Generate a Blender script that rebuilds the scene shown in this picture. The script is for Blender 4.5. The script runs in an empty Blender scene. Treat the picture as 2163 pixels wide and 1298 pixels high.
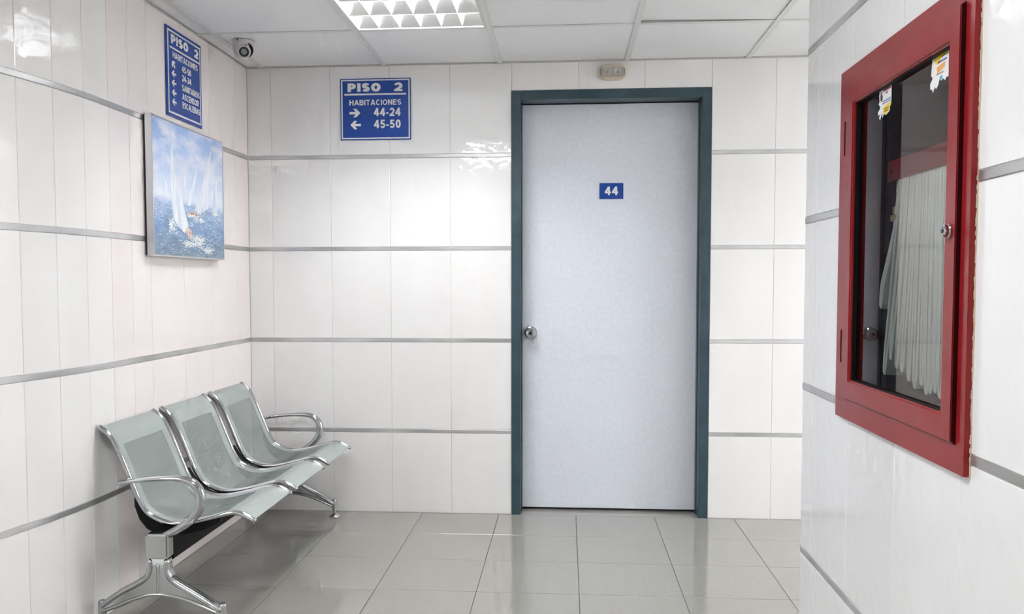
import bpy, bmesh, math, random
from mathutils import Vector, Matrix
random.seed(7)
S = bpy.context.scene
COL = S.collection

# ------------------------------------------------------------------ camera
YAW, PITCH, ROLL, FPX, PCX, PCY = 0.08063, -0.0538, -0.00155, 1905.25, 1043.27, 699.62
F = Vector((-math.sin(YAW)*math.cos(PITCH), math.cos(YAW)*math.cos(PITCH), math.sin(PITCH)))
R = F.cross(Vector((0, 0, 1))).normalized()
U = R.cross(F)
R, U = R*math.cos(ROLL)+U*math.sin(ROLL), U*math.cos(ROLL)-R*math.sin(ROLL)
cam = bpy.data.cameras.new('camera')
cam.sensor_fit = 'HORIZONTAL'; cam.sensor_width = 36.0
cam.lens = 36.0*FPX/2163.0
cam.shift_x = (1081.5-PCX)/2163.0
cam.shift_y = (PCY-649.0)/2163.0
cam.clip_start = 0.05
co = bpy.data.objects.new('camera', cam); COL.objects.link(co)
M = Matrix((R, U, -F)).transposed().to_4x4(); M.translation = Vector((0, -4.446, 1.1589))
co.matrix_world = M
S.camera = co

# ------------------------------------------------------------------ world, exposure
w = bpy.data.worlds.new('world'); S.world = w; w.use_nodes = True
w.node_tree.nodes['Background'].inputs[0].default_value = (0.8, 0.85, 0.9, 1)
w.node_tree.nodes['Background'].inputs[1].default_value = 0.2
S.view_settings.view_transform = 'Standard'; S.view_settings.look = 'None'
S.view_settings.gamma = 1.0; S.view_settings.use_curve_mapping = False
S.view_settings.exposure = 2.27
LAMP_STRENGTH = 23.0
PANEL_STRENGTH = 7.0
CORRIDOR_STRENGTH = 14.0
LAMP_COLOR = (0.99, 0.995, 1.0)
S.cycles.max_bounces = 7; S.cycles.diffuse_bounces = 4; S.cycles.glossy_bounces = 3; S.cycles.transparent_max_bounces = 10
S.cycles.adaptive_threshold = 0.08; S.cycles.adaptive_min_samples = 16

# ------------------------------------------------------------------ dimensions
HC = 2.227            # ceiling height
XL = -1.595           # straight part of the left wall
XR = 0.653            # right wall face
YR = -1.895           # far corner of the right wall
STRIP = [1.7826, 1.3267, 0.8708, 0.4149]
SH = 0.0095           # half height of a metal strip
ARC_R, ARC_Y = 2.3, -1.40

# ------------------------------------------------------------------ materials
def lin(c):
    return tuple(((v/255.0+0.055)/1.055)**2.4 if v/255.0 > 0.04045 else v/255.0/12.92 for v in c)+(1.0,)
def mat(name, rgb, rough=0.5, metal=0.0, spec=0.5, coat=0.0):
    m = bpy.data.materials.new(name); m.use_nodes = True
    b = m.node_tree.nodes['Principled BSDF']
    b.inputs['Base Color'].default_value = rgb if len(rgb) == 4 else tuple(rgb)+(1,)
    b.inputs['Roughness'].default_value = rough; b.inputs['Metallic'].default_value = metal
    b.inputs['Specular IOR Level'].default_value = spec
    b.inputs['Coat Weight'].default_value = coat
    return m
def nt(m): return m.node_tree.nodes, m.node_tree.links, m.node_tree.nodes['Principled BSDF']
def noise_color(m, c0, c1, scale, detail=3, lo=0.35, hi=0.65, stretch=(1, 1, 1), coord='Object', rand=0.0):
    n, l, b = nt(m)
    tc = n.new('ShaderNodeTexCoord'); mp = n.new('ShaderNodeMapping'); mp.inputs['Scale'].default_value = stretch
    l.new(tc.outputs[coord], mp.inputs['Vector'])
    no = n.new('ShaderNodeTexNoise'); no.inputs['Scale'].default_value = scale; no.inputs['Detail'].default_value = detail
    vec = mp.outputs[0]
    if rand:
        oi = n.new('ShaderNodeObjectInfo'); ad = n.new('ShaderNodeVectorMath'); ad.operation = 'ADD'
        sc = n.new('ShaderNodeMath'); sc.operation = 'MULTIPLY'; sc.inputs[1].default_value = 40
        l.new(oi.outputs['Random'], sc.inputs[0]); l.new(vec, ad.inputs[0]); l.new(sc.outputs[0], ad.inputs[1]); vec = ad.outputs[0]
    l.new(vec, no.inputs['Vector'])
    cr = n.new('ShaderNodeValToRGB'); cr.color_ramp.elements[0].position = lo; cr.color_ramp.elements[1].position = hi
    cr.color_ramp.elements[0].color = c0 if len(c0) == 4 else tuple(c0)+(1,)
    cr.color_ramp.elements[1].color = c1 if len(c1) == 4 else tuple(c1)+(1,)
    l.new(no.outputs['Fac'], cr.inputs[0]); l.new(cr.outputs[0], b.inputs['Base Color'])
    return no
def bump(m, scale, dist, strength=1.0, detail=2, stretch=(1, 1, 1), coord='Object', rand=True):
    n, l, b = nt(m)
    tc = n.new('ShaderNodeTexCoord'); mp = n.new('ShaderNodeMapping'); mp.inputs['Scale'].default_value = stretch
    l.new(tc.outputs[coord], mp.inputs['Vector'])
    vec = mp.outputs[0]
    if rand:
        oi = n.new('ShaderNodeObjectInfo'); ad = n.new('ShaderNodeVectorMath'); ad.operation = 'ADD'
        sc = n.new('ShaderNodeMath'); sc.operation = 'MULTIPLY'; sc.inputs[1].default_value = 40
        l.new(oi.outputs['Random'], sc.inputs[0]); l.new(vec, ad.inputs[0]); l.new(sc.outputs[0], ad.inputs[1]); vec = ad.outputs[0]
    no = n.new('ShaderNodeTexNoise'); no.inputs['Scale'].default_value = scale; no.inputs['Detail'].default_value = detail
    l.new(vec, no.inputs['Vector'])
    bp = n.new('ShaderNodeBump'); bp.inputs['Strength'].default_value = strength; bp.inputs['Distance'].default_value = dist
    l.new(no.outputs['Fac'], bp.inputs['Height']); l.new(bp.outputs[0], b.inputs['Normal'])

TILE = mat('glazed_wall_tile', (0.80, 0.785, 0.775), 0.06, spec=0.5)
noise_color(TILE, (0.86, 0.845, 0.835), (0.885, 0.875, 0.865), 5, 1, stretch=(1, 1, 0.35), rand=1)
bump(TILE, 26, 0.0009, 1.0, 1)
TILE_PINK = mat('glazed_wall_tile_pinkish', (0.82, 0.755, 0.74), 0.06, spec=0.5)
noise_color(TILE_PINK, (0.88, 0.808, 0.80), (0.90, 0.835, 0.828), 5, 1, stretch=(1, 1, 0.35), rand=1)
bump(TILE_PINK, 26, 0.0009, 1.0, 1)
TILE_GREY = mat('glazed_wall_tile_cool', (0.79, 0.795, 0.80), 0.07, spec=0.5)
noise_color(TILE_GREY, (0.855, 0.86, 0.865), (0.87, 0.875, 0.88), 5, 1, stretch=(1, 1, 0.25), rand=1)
bump(TILE_GREY, 26, 0.0009, 1.0, 1)
GROUT = mat("grout", (0.64, 0.62, 0.60), 0.9, spec=0.1)
ALU = mat('brushed_aluminium_strip', (0.60, 0.60, 0.61), 0.30, metal=0.8)
noise_color(ALU, (0.50, 0.50, 0.505), (0.70, 0.70, 0.71), 3, 2)
FTILE = mat('polished_floor_tile', (0.30, 0.295, 0.28), 0.10, spec=0.55)
noise_color(FTILE, (0.295, 0.285, 0.262), (0.34, 0.33, 0.305), 160, 2, 0.3, 0.7, rand=1)
n_, l_, b_ = nt(FTILE)
FGROUT = mat('floor_grout', (0.10, 0.10, 0.095), 0.9, spec=0.1)
PANEL = mat('ceiling_panel_vinyl', (0.74, 0.74, 0.75), 0.55, spec=0.3)
noise_color(PANEL, (0.89, 0.89, 0.90), (0.91, 0.91, 0.915), 3, 2, rand=1)
TBAR = mat('ceiling_grid_paint', (0.78, 0.78, 0.76), 0.45, spec=0.4)
VOID = mat('ceiling_void', (0.05, 0.05, 0.05), 0.9, spec=0.05)
PLAIN = mat('plain_wall_paint', (0.86, 0.855, 0.85), 0.5)
CHROME = mat('polished_chrome', (0.52, 0.53, 0.55), 0.08, metal=1.0)
CAST = mat('polished_cast_aluminium', (0.55, 0.565, 0.57), 0.17, metal=1.0)
BLACK = mat('black_powder_coat', (0.006, 0.0065, 0.0065), 0.5, spec=0.15)
FRAME = mat('slate_frame_paint', lin((70, 92, 103)), 0.32, spec=0.4)
noise_color(FRAME, lin((50, 70, 80)), lin((62, 83, 94)), 9, 3)
DOOR = mat('door_laminate', (0.60, 0.625, 0.68), 0.34, spec=0.4)
noise_color(DOOR, (0.70, 0.73, 0.80), (0.76, 0.79, 0.86), 55, 5, 0.3, 0.7)
bump(DOOR, 180, 0.0004, 0.5, 2, rand=False)
RED = mat('red_gloss_paint', (0.33, 0.012, 0.015), 0.20, spec=0.3, coat=0.0)
noise_color(RED, (0.26, 0.012, 0.015), (0.29, 0.016, 0.019), 7, 2)
REDIN = mat('red_interior_paint', (0.30, 0.02, 0.025), 0.5, spec=0.2)
REDDK = mat('dark_red_hinge_and_shade', (0.035, 0.001, 0.002), 0.6, spec=0.1)  # hinge colour, also used for the painted shade round the cabinet door
BLUE = mat('blue_acrylic', lin((30, 72, 160)), 0.22, spec=0.5)
WHITE = mat('white_vinyl', (0.82, 0.82, 0.82), 0.4)
YELLOW = mat('yellow_print', (0.85, 0.62, 0.05), 0.5)
ORANGE = mat('orange_print', (0.85, 0.42, 0.12), 0.5)
INKRED = mat('red_print', (0.35, 0.05, 0.05), 0.5)
INKBLUE = mat('blue_print', (0.16, 0.17, 0.42), 0.5)
INKDK = mat('dark_print', (0.05, 0.04, 0.06), 0.5)
CYAN = mat('cyan_print', (0.1, 0.45, 0.65), 0.5)
HOSE = mat('hose_canvas', (0.93, 0.94, 0.91), 0.8, spec=0.15)
BRASS = mat('hose_coupling_tan', (0.42, 0.33, 0.20), 0.4, metal=0.4)
GREYIN = mat('grey_plastic', (0.22, 0.25, 0.25), 0.45)
FOAM = mat('yellowish_sealant', (0.66, 0.58, 0.42), 0.9, spec=0.1)
CAMW = mat('camera_white_plastic', (0.66, 0.62, 0.61), 0.35)
DKGLASS = mat('lens_dark_glass', (0.012, 0.018, 0.02), 0.08, spec=0.6)
BEIGE = mat('aged_beige_plastic', (0.66, 0.585, 0.47), 0.38)
SILVERF = mat('silver_picture_moulding', (0.60, 0.60, 0.62), 0.3, metal=0.7)
BACKBLK = mat('black_backing', (0.01, 0.012, 0.012), 0.5)
LUMW = mat('luminaire_white_enamel', (0.86, 0.87, 0.88), 0.35)
LOUV = mat('louvre_polished_aluminium', (0.92, 0.94, 0.96), 0.25, metal=1.0)
BLADE = mat('louvre_blade_white', (0.80, 0.82, 0.84), 0.4)
DARKIN = mat('gap_shade_black', (0.01, 0.01, 0.01), 0.9)

def emission(name, rgb, st):
    m = bpy.data.materials.new(name); m.use_nodes = True
    n, l = m.node_tree.nodes, m.node_tree.links
    n.remove(n['Principled BSDF'])
    e = n.new('ShaderNodeEmission'); e.inputs[0].default_value = tuple(rgb)+(1,); e.inputs[1].default_value = st
    l.new(e.outputs[0], n['Material Output'].inputs[0]); return m
OPAL = emission('opal_fill_glow', LAMP_COLOR, PANEL_STRENGTH)
OPAL2 = emission('added_fill_glow', LAMP_COLOR, CORRIDOR_STRENGTH)
TUBE = emission('fluorescent_tube_glow', LAMP_COLOR, LAMP_STRENGTH)

def glass_front(name, tint):
    m = bpy.data.materials.new(name); m.use_nodes = True
    n, l = m.node_tree.nodes, m.node_tree.links
    n.remove(n['Principled BSDF'])
    t = n.new('ShaderNodeBsdfTransparent'); t.inputs[0].default_value = tint
    g = n.new('ShaderNodeBsdfGlossy'); g.inputs['Roughness'].default_value = 0.0
    fr = n.new('ShaderNodeFresnel'); fr.inputs[0].default_value = 1.65
    mx = n.new('ShaderNodeMixShader')
    l.new(fr.outputs[0], mx.inputs[0]); l.new(t.outputs[0], mx.inputs[1]); l.new(g.outputs[0], mx.inputs[2])
    l.new(mx.outputs[0], n['Material Output'].inputs[0]); return m
def clear(name, tint):
    m = bpy.data.materials.new(name); m.use_nodes = True
    n, l = m.node_tree.nodes, m.node_tree.links
    n.remove(n['Principled BSDF'])
    t = n.new('ShaderNodeBsdfTransparent'); t.inputs[0].default_value = tint
    l.new(t.outputs[0], n['Material Output'].inputs[0]); return m
GLASS = glass_front('window_glass', (0.95, 0.97, 0.965, 1))
GLASSB = clear('window_glass_rear', (1, 1, 1, 1))
LENS = mat('frosted_lens_plastic', (0.78, 0.72, 0.66), 0.15)
n_, l_, b_ = nt(LENS)
t_ = n_.new('ShaderNodeBsdfTransparent'); mx_ = n_.new('ShaderNodeMixShader'); mx_.inputs[0].default_value = 0.72
l_.new(b_.outputs[0], mx_.inputs[1]); l_.new(t_.outputs[0], mx_.inputs[2]); l_.new(mx_.outputs[0], n_['Material Output'].inputs[0])

# perforated steel: round holes through the sheet inside a solid margin (UV in metres)
def perforated(W, L):
    m = mat('perforated_seat_steel', (0.40, 0.455, 0.44), 0.34, metal=0.25)
    n, l, b = nt(m)
    uv = n.new('ShaderNodeUVMap'); uv.uv_map = 'UVMap'
    P = 0.0076
    sc = n.new('ShaderNodeVectorMath'); sc.operation = 'SCALE'; sc.inputs['Scale'].default_value = 1/P
    l.new(uv.outputs[0], sc.inputs[0])
    ds = []
    for off in (0.0, 0.5):
        a = n.new('ShaderNodeVectorMath'); a.operation = 'ADD'; a.inputs[1].default_value = (off, off, 0)
        f = n.new('ShaderNodeVectorMath'); f.operation = 'FRACTION'
        s = n.new('ShaderNodeVectorMath'); s.operation = 'SUBTRACT'; s.inputs[1].default_value = (0.5, 0.5, 0)
        le = n.new('ShaderNodeVectorMath'); le.operation = 'LENGTH'
        l.new(sc.outputs[0], a.inputs[0]); l.new(a.outputs[0], f.inputs[0]); l.new(f.outputs[0], s.inputs[0]); l.new(s.outputs[0], le.inputs[0])
        ds.append(le.outputs['Value'])
    def mth(op, x, y):
        k = n.new('ShaderNodeMath'); k.operation = op
        for i, q in enumerate((x, y)):
            if isinstance(q, (int, float)): k.inputs[i].default_value = q
            else: l.new(q, k.inputs[i])
        return k.outputs[0]
    hole = mth('LESS_THAN', mth('MINIMUM', ds[0], ds[1]), 0.29)
    sx = n.new('ShaderNodeSeparateXYZ'); l.new(uv.outputs[0], sx.inputs[0])
    ins = mth('MULTIPLY', mth('MULTIPLY', mth('GREATER_THAN', sx.outputs[0], 0.045), mth('LESS_THAN', sx.outputs[0], W-0.045)),
              mth('MULTIPLY', mth('GREATER_THAN', sx.outputs[1], 0.088), mth('LESS_THAN', sx.outputs[1], L-0.115)))
    fac = mth('MULTIPLY', hole, ins)
    t = n.new('ShaderNodeBsdfTransparent'); mx = n.new('ShaderNodeMixShader')
    l.new(fac, mx.inputs[0]); l.new(b.outputs[0], mx.inputs[1]); l.new(t.outputs[0], mx.inputs[2])
    l.new(mx.outputs[0], n['Material Output'].inputs[0])
    return m

# ------------------------------------------------------------------ mesh helpers
def link(name, me, parent=None, smooth=False):
    o = bpy.data.objects.new(name, me); COL.objects.link(o)
    if parent is not None: o.parent = parent
    if smooth:
        for p in me.polygons: p.use_smooth = True
    return o
def mesh(name, verts, faces, mats, smooth=False):
    me = bpy.data.meshes.new(name); me.from_pydata([tuple(v) for v in verts], [], faces); me.update()
    for m in (mats if isinstance(mats, (list, tuple)) else [mats]): me.materials.append(m)
    if smooth:
        for p in me.polygons: p.use_smooth = True
    return me
def from_bm(name, bm, mats, smooth=False):
    bmesh.ops.recalc_face_normals(bm, faces=bm.faces)
    me = bpy.data.meshes.new(name); bm.to_mesh(me); bm.free()
    for m in (mats if isinstance(mats, (list, tuple)) else [mats]): me.materials.append(m)
    if smooth:
        for p in me.polygons: p.use_smooth = True
    return me
def bbox(bm, x0, x1, y0, y1, z0, z1, mi=0):
    vs = [bm.verts.new(p) for p in ((x0, y0, z0), (x1, y0, z0), (x1, y1, z0), (x0, y1, z0), (x0, y0, z1), (x1, y0, z1), (x1, y1, z1), (x0, y1, z1))]
    fs = []
    for f in ((3, 2, 1, 0), (4, 5, 6, 7), (0, 1, 5, 4), (1, 2, 6, 5), (2, 3, 7, 6), (3, 0, 4, 7)):
        q = bm.faces.new([vs[i] for i in f]); q.material_index = mi; fs.append(q)
    return vs, fs
def box(name, m, x0, x1, y0, y1, z0, z1, parent=None, bev=0.0, seg=2):
    bm = bmesh.new(); bbox(bm, x0, x1, y0, y1, z0, z1)
    if bev: bmesh.ops.bevel(bm, geom=list(bm.edges), offset=bev, segments=seg, profile=0.5, affect='EDGES')
    return link(name, from_bm(name, bm, m), parent)
def tag(o, label=None, cat=None, group=None, kind=None):
    if label: o['label'] = label
    if cat: o['category'] = cat
    if group: o['group'] = group
    if kind: o['kind'] = kind
    return o
def empty(name, loc):
    o = bpy.data.objects.new(name, None); COL.objects.link(o); o.location = loc; o.empty_display_size = 0.1
    return o
def reparent(o, parent):
    """parent o keeping its world coordinates (thing empties are unrotated)"""
    o.parent = parent; o.location = Vector(o.location)-world_loc(parent); return o
def world_loc(o):
    v = Vector(o.location)
    while o.parent is not None:
        o = o.parent; v = v+Vector(o.location)
    return v
def part(name, me, parent, smooth=False):
    """mesh given in world coordinates -> child of parent"""
    o = link(name, me, None, smooth); o.parent = parent; o.location = -world_loc(parent); return o
def lathe_bm(bm, prof, seg=24, origin=(0, 0, 0), axis=(0, 0, 1), mi=0):
    """profile [(r, h)] around axis"""
    ax = Vector(axis).normalized(); a = ax.orthogonal().normalized(); b = ax.cross(a); o = Vector(origin)
    rings = []
    for r, h in prof:
        if r < 1e-6: rings.append([bm.verts.new(o+ax*h)])
        else: rings.append([bm.verts.new(o+ax*h+(a*math.cos(2*math.pi*k/seg)+b*math.sin(2*math.pi*k/seg))*r) for k in range(seg)])
    for p, q in zip(rings, rings[1:]):
        for k in range(seg):
            k2 = (k+1) % seg
            if len(p) == 1 and len(q) == 1: continue
            if len(p) == 1: f = (p[0], q[k], q[k2])
            elif len(q) == 1: f = (p[k], q[0], p[k2])
            else: f = (p[k], q[k], q[k2], p[k2])
            bm.faces.new(f).material_index = mi
    for rg in (rings[0], rings[-1]):
        if len(rg) > 2: bm.faces.new(rg).material_index = mi
def lathe(name, m, prof, origin, axis, parent, seg=24, smooth=True):
    bm = bmesh.new(); lathe_bm(bm, prof, seg, origin, axis)
    me = from_bm(name, bm, m, False)
    if smooth: shade(me)
    return part(name, me, parent)
def shade(me, ang=0.7):
    for p in me.polygons: p.use_smooth = True
    me.set_sharp_from_angle(angle=ang)
def catmull(pts, n=6):
    out = []
    P = [Vector(p) for p in pts]
    P = [P[0]*2-P[1]]+P+[P[-1]*2-P[-2]]
    for i in range(1, len(P)-2):
        for k in range(n):
            t = k/n; a, b, c, d = P[i-1:i+3]
            out.append(0.5*((2*b)+(c-a)*t+(2*a-5*b+4*c-d)*t*t+(3*b-a-3*c+d)*t**3))
    out.append(P[-2]); return out
def sweep_bm(bm, path, secs, B, seg=14, capround=0.0):
    """elliptic sweep; path 3-D points, secs list of (half in-plane, half along B)"""
    B = Vector(B).normalized(); path = [Vector(p) for p in path]; rings = []
    pts = []
    for i, p in enumerate(path):
        t = (path[min(i+1, len(path)-1)]-path[max(i-1, 0)]).normalized()
        N = B.cross(t).normalized(); s = secs[i] if isinstance(secs, list) else secs
        pts.append((p, t, N, s))
    if capround:
        p, t, N, s = pts[0]; head = []
        for k in range(1, 4):
            a = math.pi/2*k/4; head.append((p-t*capround*math.sin(a), t, N, (s[0]*math.cos(a), s[1]*math.cos(a))))
        p, t, N, s = pts[-1]; tail = []
        for k in range(1, 4):
            a = math.pi/2*k/4; tail.append((p+t*capround*math.sin(a), t, N, (s[0]*math.cos(a), s[1]*math.cos(a))))
        pts = head[::-1]+pts+tail
    for p, t, N, s in pts:
        rings.append([bm.verts.new(p+N*(s[0]*math.cos(2*math.pi*k/seg))+B*(s[1]*math.sin(2*math.pi*k/seg))) for k in range(seg)])
    for a, b in zip(rings, rings[1:]):
        for k in range(seg):
            bm.faces.new((a[k], a[(k+1) % seg], b[(k+1) % seg], b[k]))
    bm.faces.new(rings[0]); bm.faces.new(rings[-1])
def prism_bm(bm, poly, to3, d0, d1, bev=0.0, seg=2, mi=0):
    """extrude a 2-D polygon; to3(a, b, d) -> point"""
    A = [bm.verts.new(to3(a, b, d0)) for a, b in poly]; Bv = [bm.verts.new(to3(a, b, d1)) for a, b in poly]
    f0 = bm.faces.new(A[::-1]); f1 = bm.faces.new(Bv); n = len(poly); f0.material_index = f1.material_index = mi
    for k in range(n):
        bm.faces.new((A[k], A[(k+1) % n], Bv[(k+1) % n], Bv[k])).material_index = mi
    if bev:
        es = list(f0.edges)+list(f1.edges)
        bmesh.ops.bevel(bm, geom=es, offset=bev, segments=seg, profile=0.5, affect='EDGES')
XZ = lambda a, b, d: Vector((a, d, b))
YZ = lambda a, b, d: Vector((d, a, b))

# ------------------------------------------------------------------ tiles
_tile_cache = {}
def slab_mesh(w_, h_, th, m, ch=0.0012):
    """tile lying in the local x-z plane, front towards -y at y=0, chamfered front edges"""
    key = (round(w_, 4), round(h_, 4), round(th, 4), m.name)
    if key in _tile_cache: return _tile_cache[key]
    a, b = w_/2, h_/2
    v = [(-a+ch, 0, -b+ch), (a-ch, 0, -b+ch), (a-ch, 0, b-ch), (-a+ch, 0, b-ch),
         (-a, ch, -b), (a, ch, -b), (a, ch, b), (-a, ch, b), (-a, th, -b), (a, th, -b), (a, th, b), (-a, th, b)]
    f = [(0, 1, 2, 3), (0, 4, 5, 1), (1, 5, 6, 2), (2, 6, 7, 3), (3, 7, 4, 0),
         (4, 8, 9, 5), (5, 9, 10, 6), (6, 10, 11, 7), (7, 11, 8, 4), (8, 11, 10, 9)]
    me = mesh('tile', v, f, m); _tile_cache[key] = me; return me
G = 0.0010            # half joint
RECESS = 0.0014       # grout plane behind the tile faces
ROWS = [(0.0, STRIP[3]-SH), (STRIP[3]+SH, STRIP[2]-SH), (STRIP[2]+SH, STRIP[1]-SH), (STRIP[1]+SH, STRIP[0]-SH), (STRIP[0]+SH, HC-0.001)]
def wall_tile(parent, p0, p1, z0, z1, m, th=0.006):
    """p0->p1 left to right as seen from the room"""
    p0, p1 = Vector(p0), Vector(p1); d = p1-p0; L = d.length
    me = slab_mesh(L-2*G, z1-z0-2*G, th, m)
    o = link('tile', me, parent)
    o.location = ((p0.x+p1.x)/2, (p0.y+p1.y)/2, (z0+z1)/2)
    o.rotation_euler = (0, 0, math.atan2(d.y, d.x)+random.uniform(-0.0006, 0.0006))
    return o

# ---- back wall --------------------------------------------------------------
DX0, DX1, DZ = -0.272, 0.691, 2.092       # outer edges of the door frame
bm = bmesh.new()
bbox(bm, -1.75, DX0+0.012, RECESS, 0.16, -0.02, HC+0.02)
bbox(bm, DX1-0.012, 3.6, RECESS, 0.16, -0.02, HC+0.02)
bbox(bm, DX0+0.012, DX1-0.012, RECESS, 0.16, DZ-0.012, HC+0.02)
wall_back = tag(link('wall_back', from_bm('wall_back', bm, GROUT)), 'white tiled end wall with grey metal strips around the door', kind='structure')
xs_left = [XL, -1.474, -1.174, -0.874, -0.574, DX0]
xs_right = [DX1, 0.992, 1.292, 1.592, 1.892, 2.192, 2.492, 2.792, 3.092, 3.392, 3.55]
for r, (z0, z1) in enumerate(ROWS):
    for a, b in zip(xs_left, xs_left[1:]): wall_tile(wall_back, (a, 0), (b, 0), z0, z1, TILE)
    for a, b in zip(xs_right, xs_right[1:]): wall_tile(wall_back, (a, 0), (b, 0), z0, z1, TILE)
for a, b in zip([DX0, 0.054, 0.372, DX1], [0.054, 0.372, DX1]): wall_tile(wall_back, (a, 0), (b, 0), DZ, ROWS[4][1], TILE)
for z in STRIP:
    box('metal_strip', ALU, XL, DX0, -0.0012, 0.01, z-SH+0.0008, z+SH-0.0008, wall_back, 0.0012, 1)
    box('metal_strip', ALU, DX1, 3.55, -0.0012, 0.01, z-SH+0.0008, z+SH-0.0008, wall_back, 0.0012, 1)

# ---- left wall: straight near the corner, then a convex curve ----------------
def left_pt(s):
    """distance s from the back corner -> point on the face"""
    if s <= -ARC_Y: return Vector((XL, -s, 0))
    t = (s+ARC_Y)/ARC_R
    return Vector((XL-ARC_R+ARC_R*math.cos(t), ARC_Y-ARC_R*math.sin(t), 0))
def left_n(s):
    if s <= -ARC_Y: return Vector((1, 0, 0))
    t = (s+ARC_Y)/ARC_R; return Vector((math.cos(t), -math.sin(t), 0))
S_END = -ARC_Y+ARC_R*math.pi/2
samp = [0.0, 0.7]+[1.40+0.075*k for k in range(int((S_END-1.40)/0.075)+1)]+[S_END]
def curve_band(name, m, z0, z1, off_front, off_back, parent=None):
    v, f = [], []
    for s in samp:
        p, nn = left_pt(s), left_n(s)
        for off, z in ((off_front, z0), (off_front, z1), (off_back, z1), (off_back, z0)):
            q = p+nn*off; v.append((q.x, q.y, z))
    for i in range(len(samp)-1):
        for k in range(4):
            a, b = 4*i+k, 4*i+(k+1) % 4
            f.append((a, a+4, b+4, b))
    f.append((0, 1, 2, 3)); e = 4*(len(samp)-1); f.append((e+3, e+2, e+1, e))
    bm = bmesh.new(); me0 = mesh(name, v, f, m); bm.from_mesh(me0); bpy.data.meshes.remove(me0)
    me = from_bm(name, bm, m); shade(me, 0.5)
    return link(name, me, parent)
wall_left = tag(curve_band('wall_left', GROUT, -0.02, HC+0.02, -RECESS-0.0006, -0.16), 'white tiled side wall that curves away beside the bench', kind='structure')
sj = [0.0, 0.185, 0.485, 0.785, 1.085, 1.235]+[1.385+0.155*k for k in range(24)]+[S_END]
for r, (z0, z1) in enumerate(ROWS):
    for i, (a, b) in enumerate(zip(sj, sj[1:])):
        if b-a < 0.02: continue
        wall_tile(wall_left, left_pt(b), left_pt(a), z0, z1, TILE_PINK if b < 1.5 else TILE)
for z in STRIP:
    curve_band('metal_strip', ALU, z-SH+0.0008, z+SH-0.0008, 0.0014, -0.01, wall_left)

# ---- right wall with the recess for the hose cabinet ---------------------------
CY0, CY1, CZ0, CZ1 = -2.915, -2.268, 0.868, 1.618      # recess in the wall
bm = bmesh.new()
xf, xb = XR+RECESS, 0.95
bbox(bm, xf, xb, -6.6, CY0, -0.02, HC+0.02)
bbox(bm, xf, xb, CY1, YR-RECESS, -0.02, HC+0.02)
bbox(bm, xf, xb, CY0, CY1, -0.02, CZ0)
bbox(bm, xf, xb, CY0, CY1, CZ1, HC+0.02)
bbox(bm, 0.90, xb, CY0, CY1, CZ0, CZ1)
bbox(bm, xb, 3.6, -2.05, YR-RECESS, -0.02, HC+0.02)
wall_right = tag(link('wall_right', from_bm('wall_right', bm, GROUT)), 'white tiled wall that carries the red hose cabinet', kind='structure')
def tile_pieces(y0, y1, z0, z1):
    if y1 <= CY0 or y0 >= CY1 or z1 <= CZ0 or z0 >= CZ1: return [(y0, y1, z0, z1)]
    out = []
    if z0 < CZ0: out.append((y0, y1, z0, CZ0))
    if z1 > CZ1: out.append((y0, y1, CZ1, z1))
    a, b = max(z0, CZ0), min(z1, CZ1)
    if y0 < CY0: out.append((y0, CY0, a, b))
    if y1 > CY1: out.append((CY1, y1, a, b))
    return out
yj = [YR, -2.003, -2.301, -2.604, -2.906, -3.206, -3.506, -3.806, -4.106, -4.406, -4.706, -5.006, -5.306, -5.606, -5.906, -6.206, -6.5]
for z0, z1 in ROWS:
    for y1, y0 in zip(yj, yj[1:]):
        pcs = tile_pieces(y0+G, y1-G, z0+G, z1-G)
        if len(pcs) == 1 and pcs[0][0] == y0+G and pcs[0][1] == y1-G and pcs[0][2] == z0+G and pcs[0][3] == z1-G:
            wall_tile(wall_right, (XR, y1), (XR, y0), z0, z1, TILE_GREY)
        elif pcs:
            bm = bmesh.new()
            for a, b, c, d in pcs: bbox(bm, XR, XR+0.006, a, b, c, d)
            link('tile', from_bm('tile', bm, TILE_GREY), wall_right)
    for a, b in zip([XR+0.3*k for k in range(10)], [XR+0.3*k for k in range(1, 11)]):
        wall_tile(wall_right, (min(b, 3.55), YR), (a, YR), z0, z1, TILE_GREY)
for z in STRIP:
    segs = [(-6.5, YR)] if not (CZ0 < z < CZ1) else [(-6.5, CY0-0.028), (CY1, YR)]
    for a, b in segs:
        box('metal_strip', ALU, XR-0.0012, XR+0.01, a, b, z-SH+0.0008, z+SH-0.0008, wall_right, 0.0012, 1)
    box('metal_strip', ALU, XR, 3.55, YR-0.01, YR+0.0012, z-SH+0.0008, z+SH-0.0008, wall_right, 0.0012, 1)

# ---- walls behind the camera and at the corridor ends ---------------------------
for nm, a in (('wall_front', (-6.1, 0.66, -6.7, -6.5)), ('wall_corridor_left', (-6.2, -6.0, -6.5, -3.6)), ('wall_corridor_right', (3.55, 3.7, -1.9, 0.0))):
    tag(box(nm, PLAIN, a[0], a[1], a[2], a[3], -0.02, HC+0.02), kind='structure')
pe = left_pt(S_END)
tag(box('wall_side', PLAIN, -6.1, pe.x, pe.y, pe.y+0.15, -0.02, HC+0.02), kind='structure')

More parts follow.
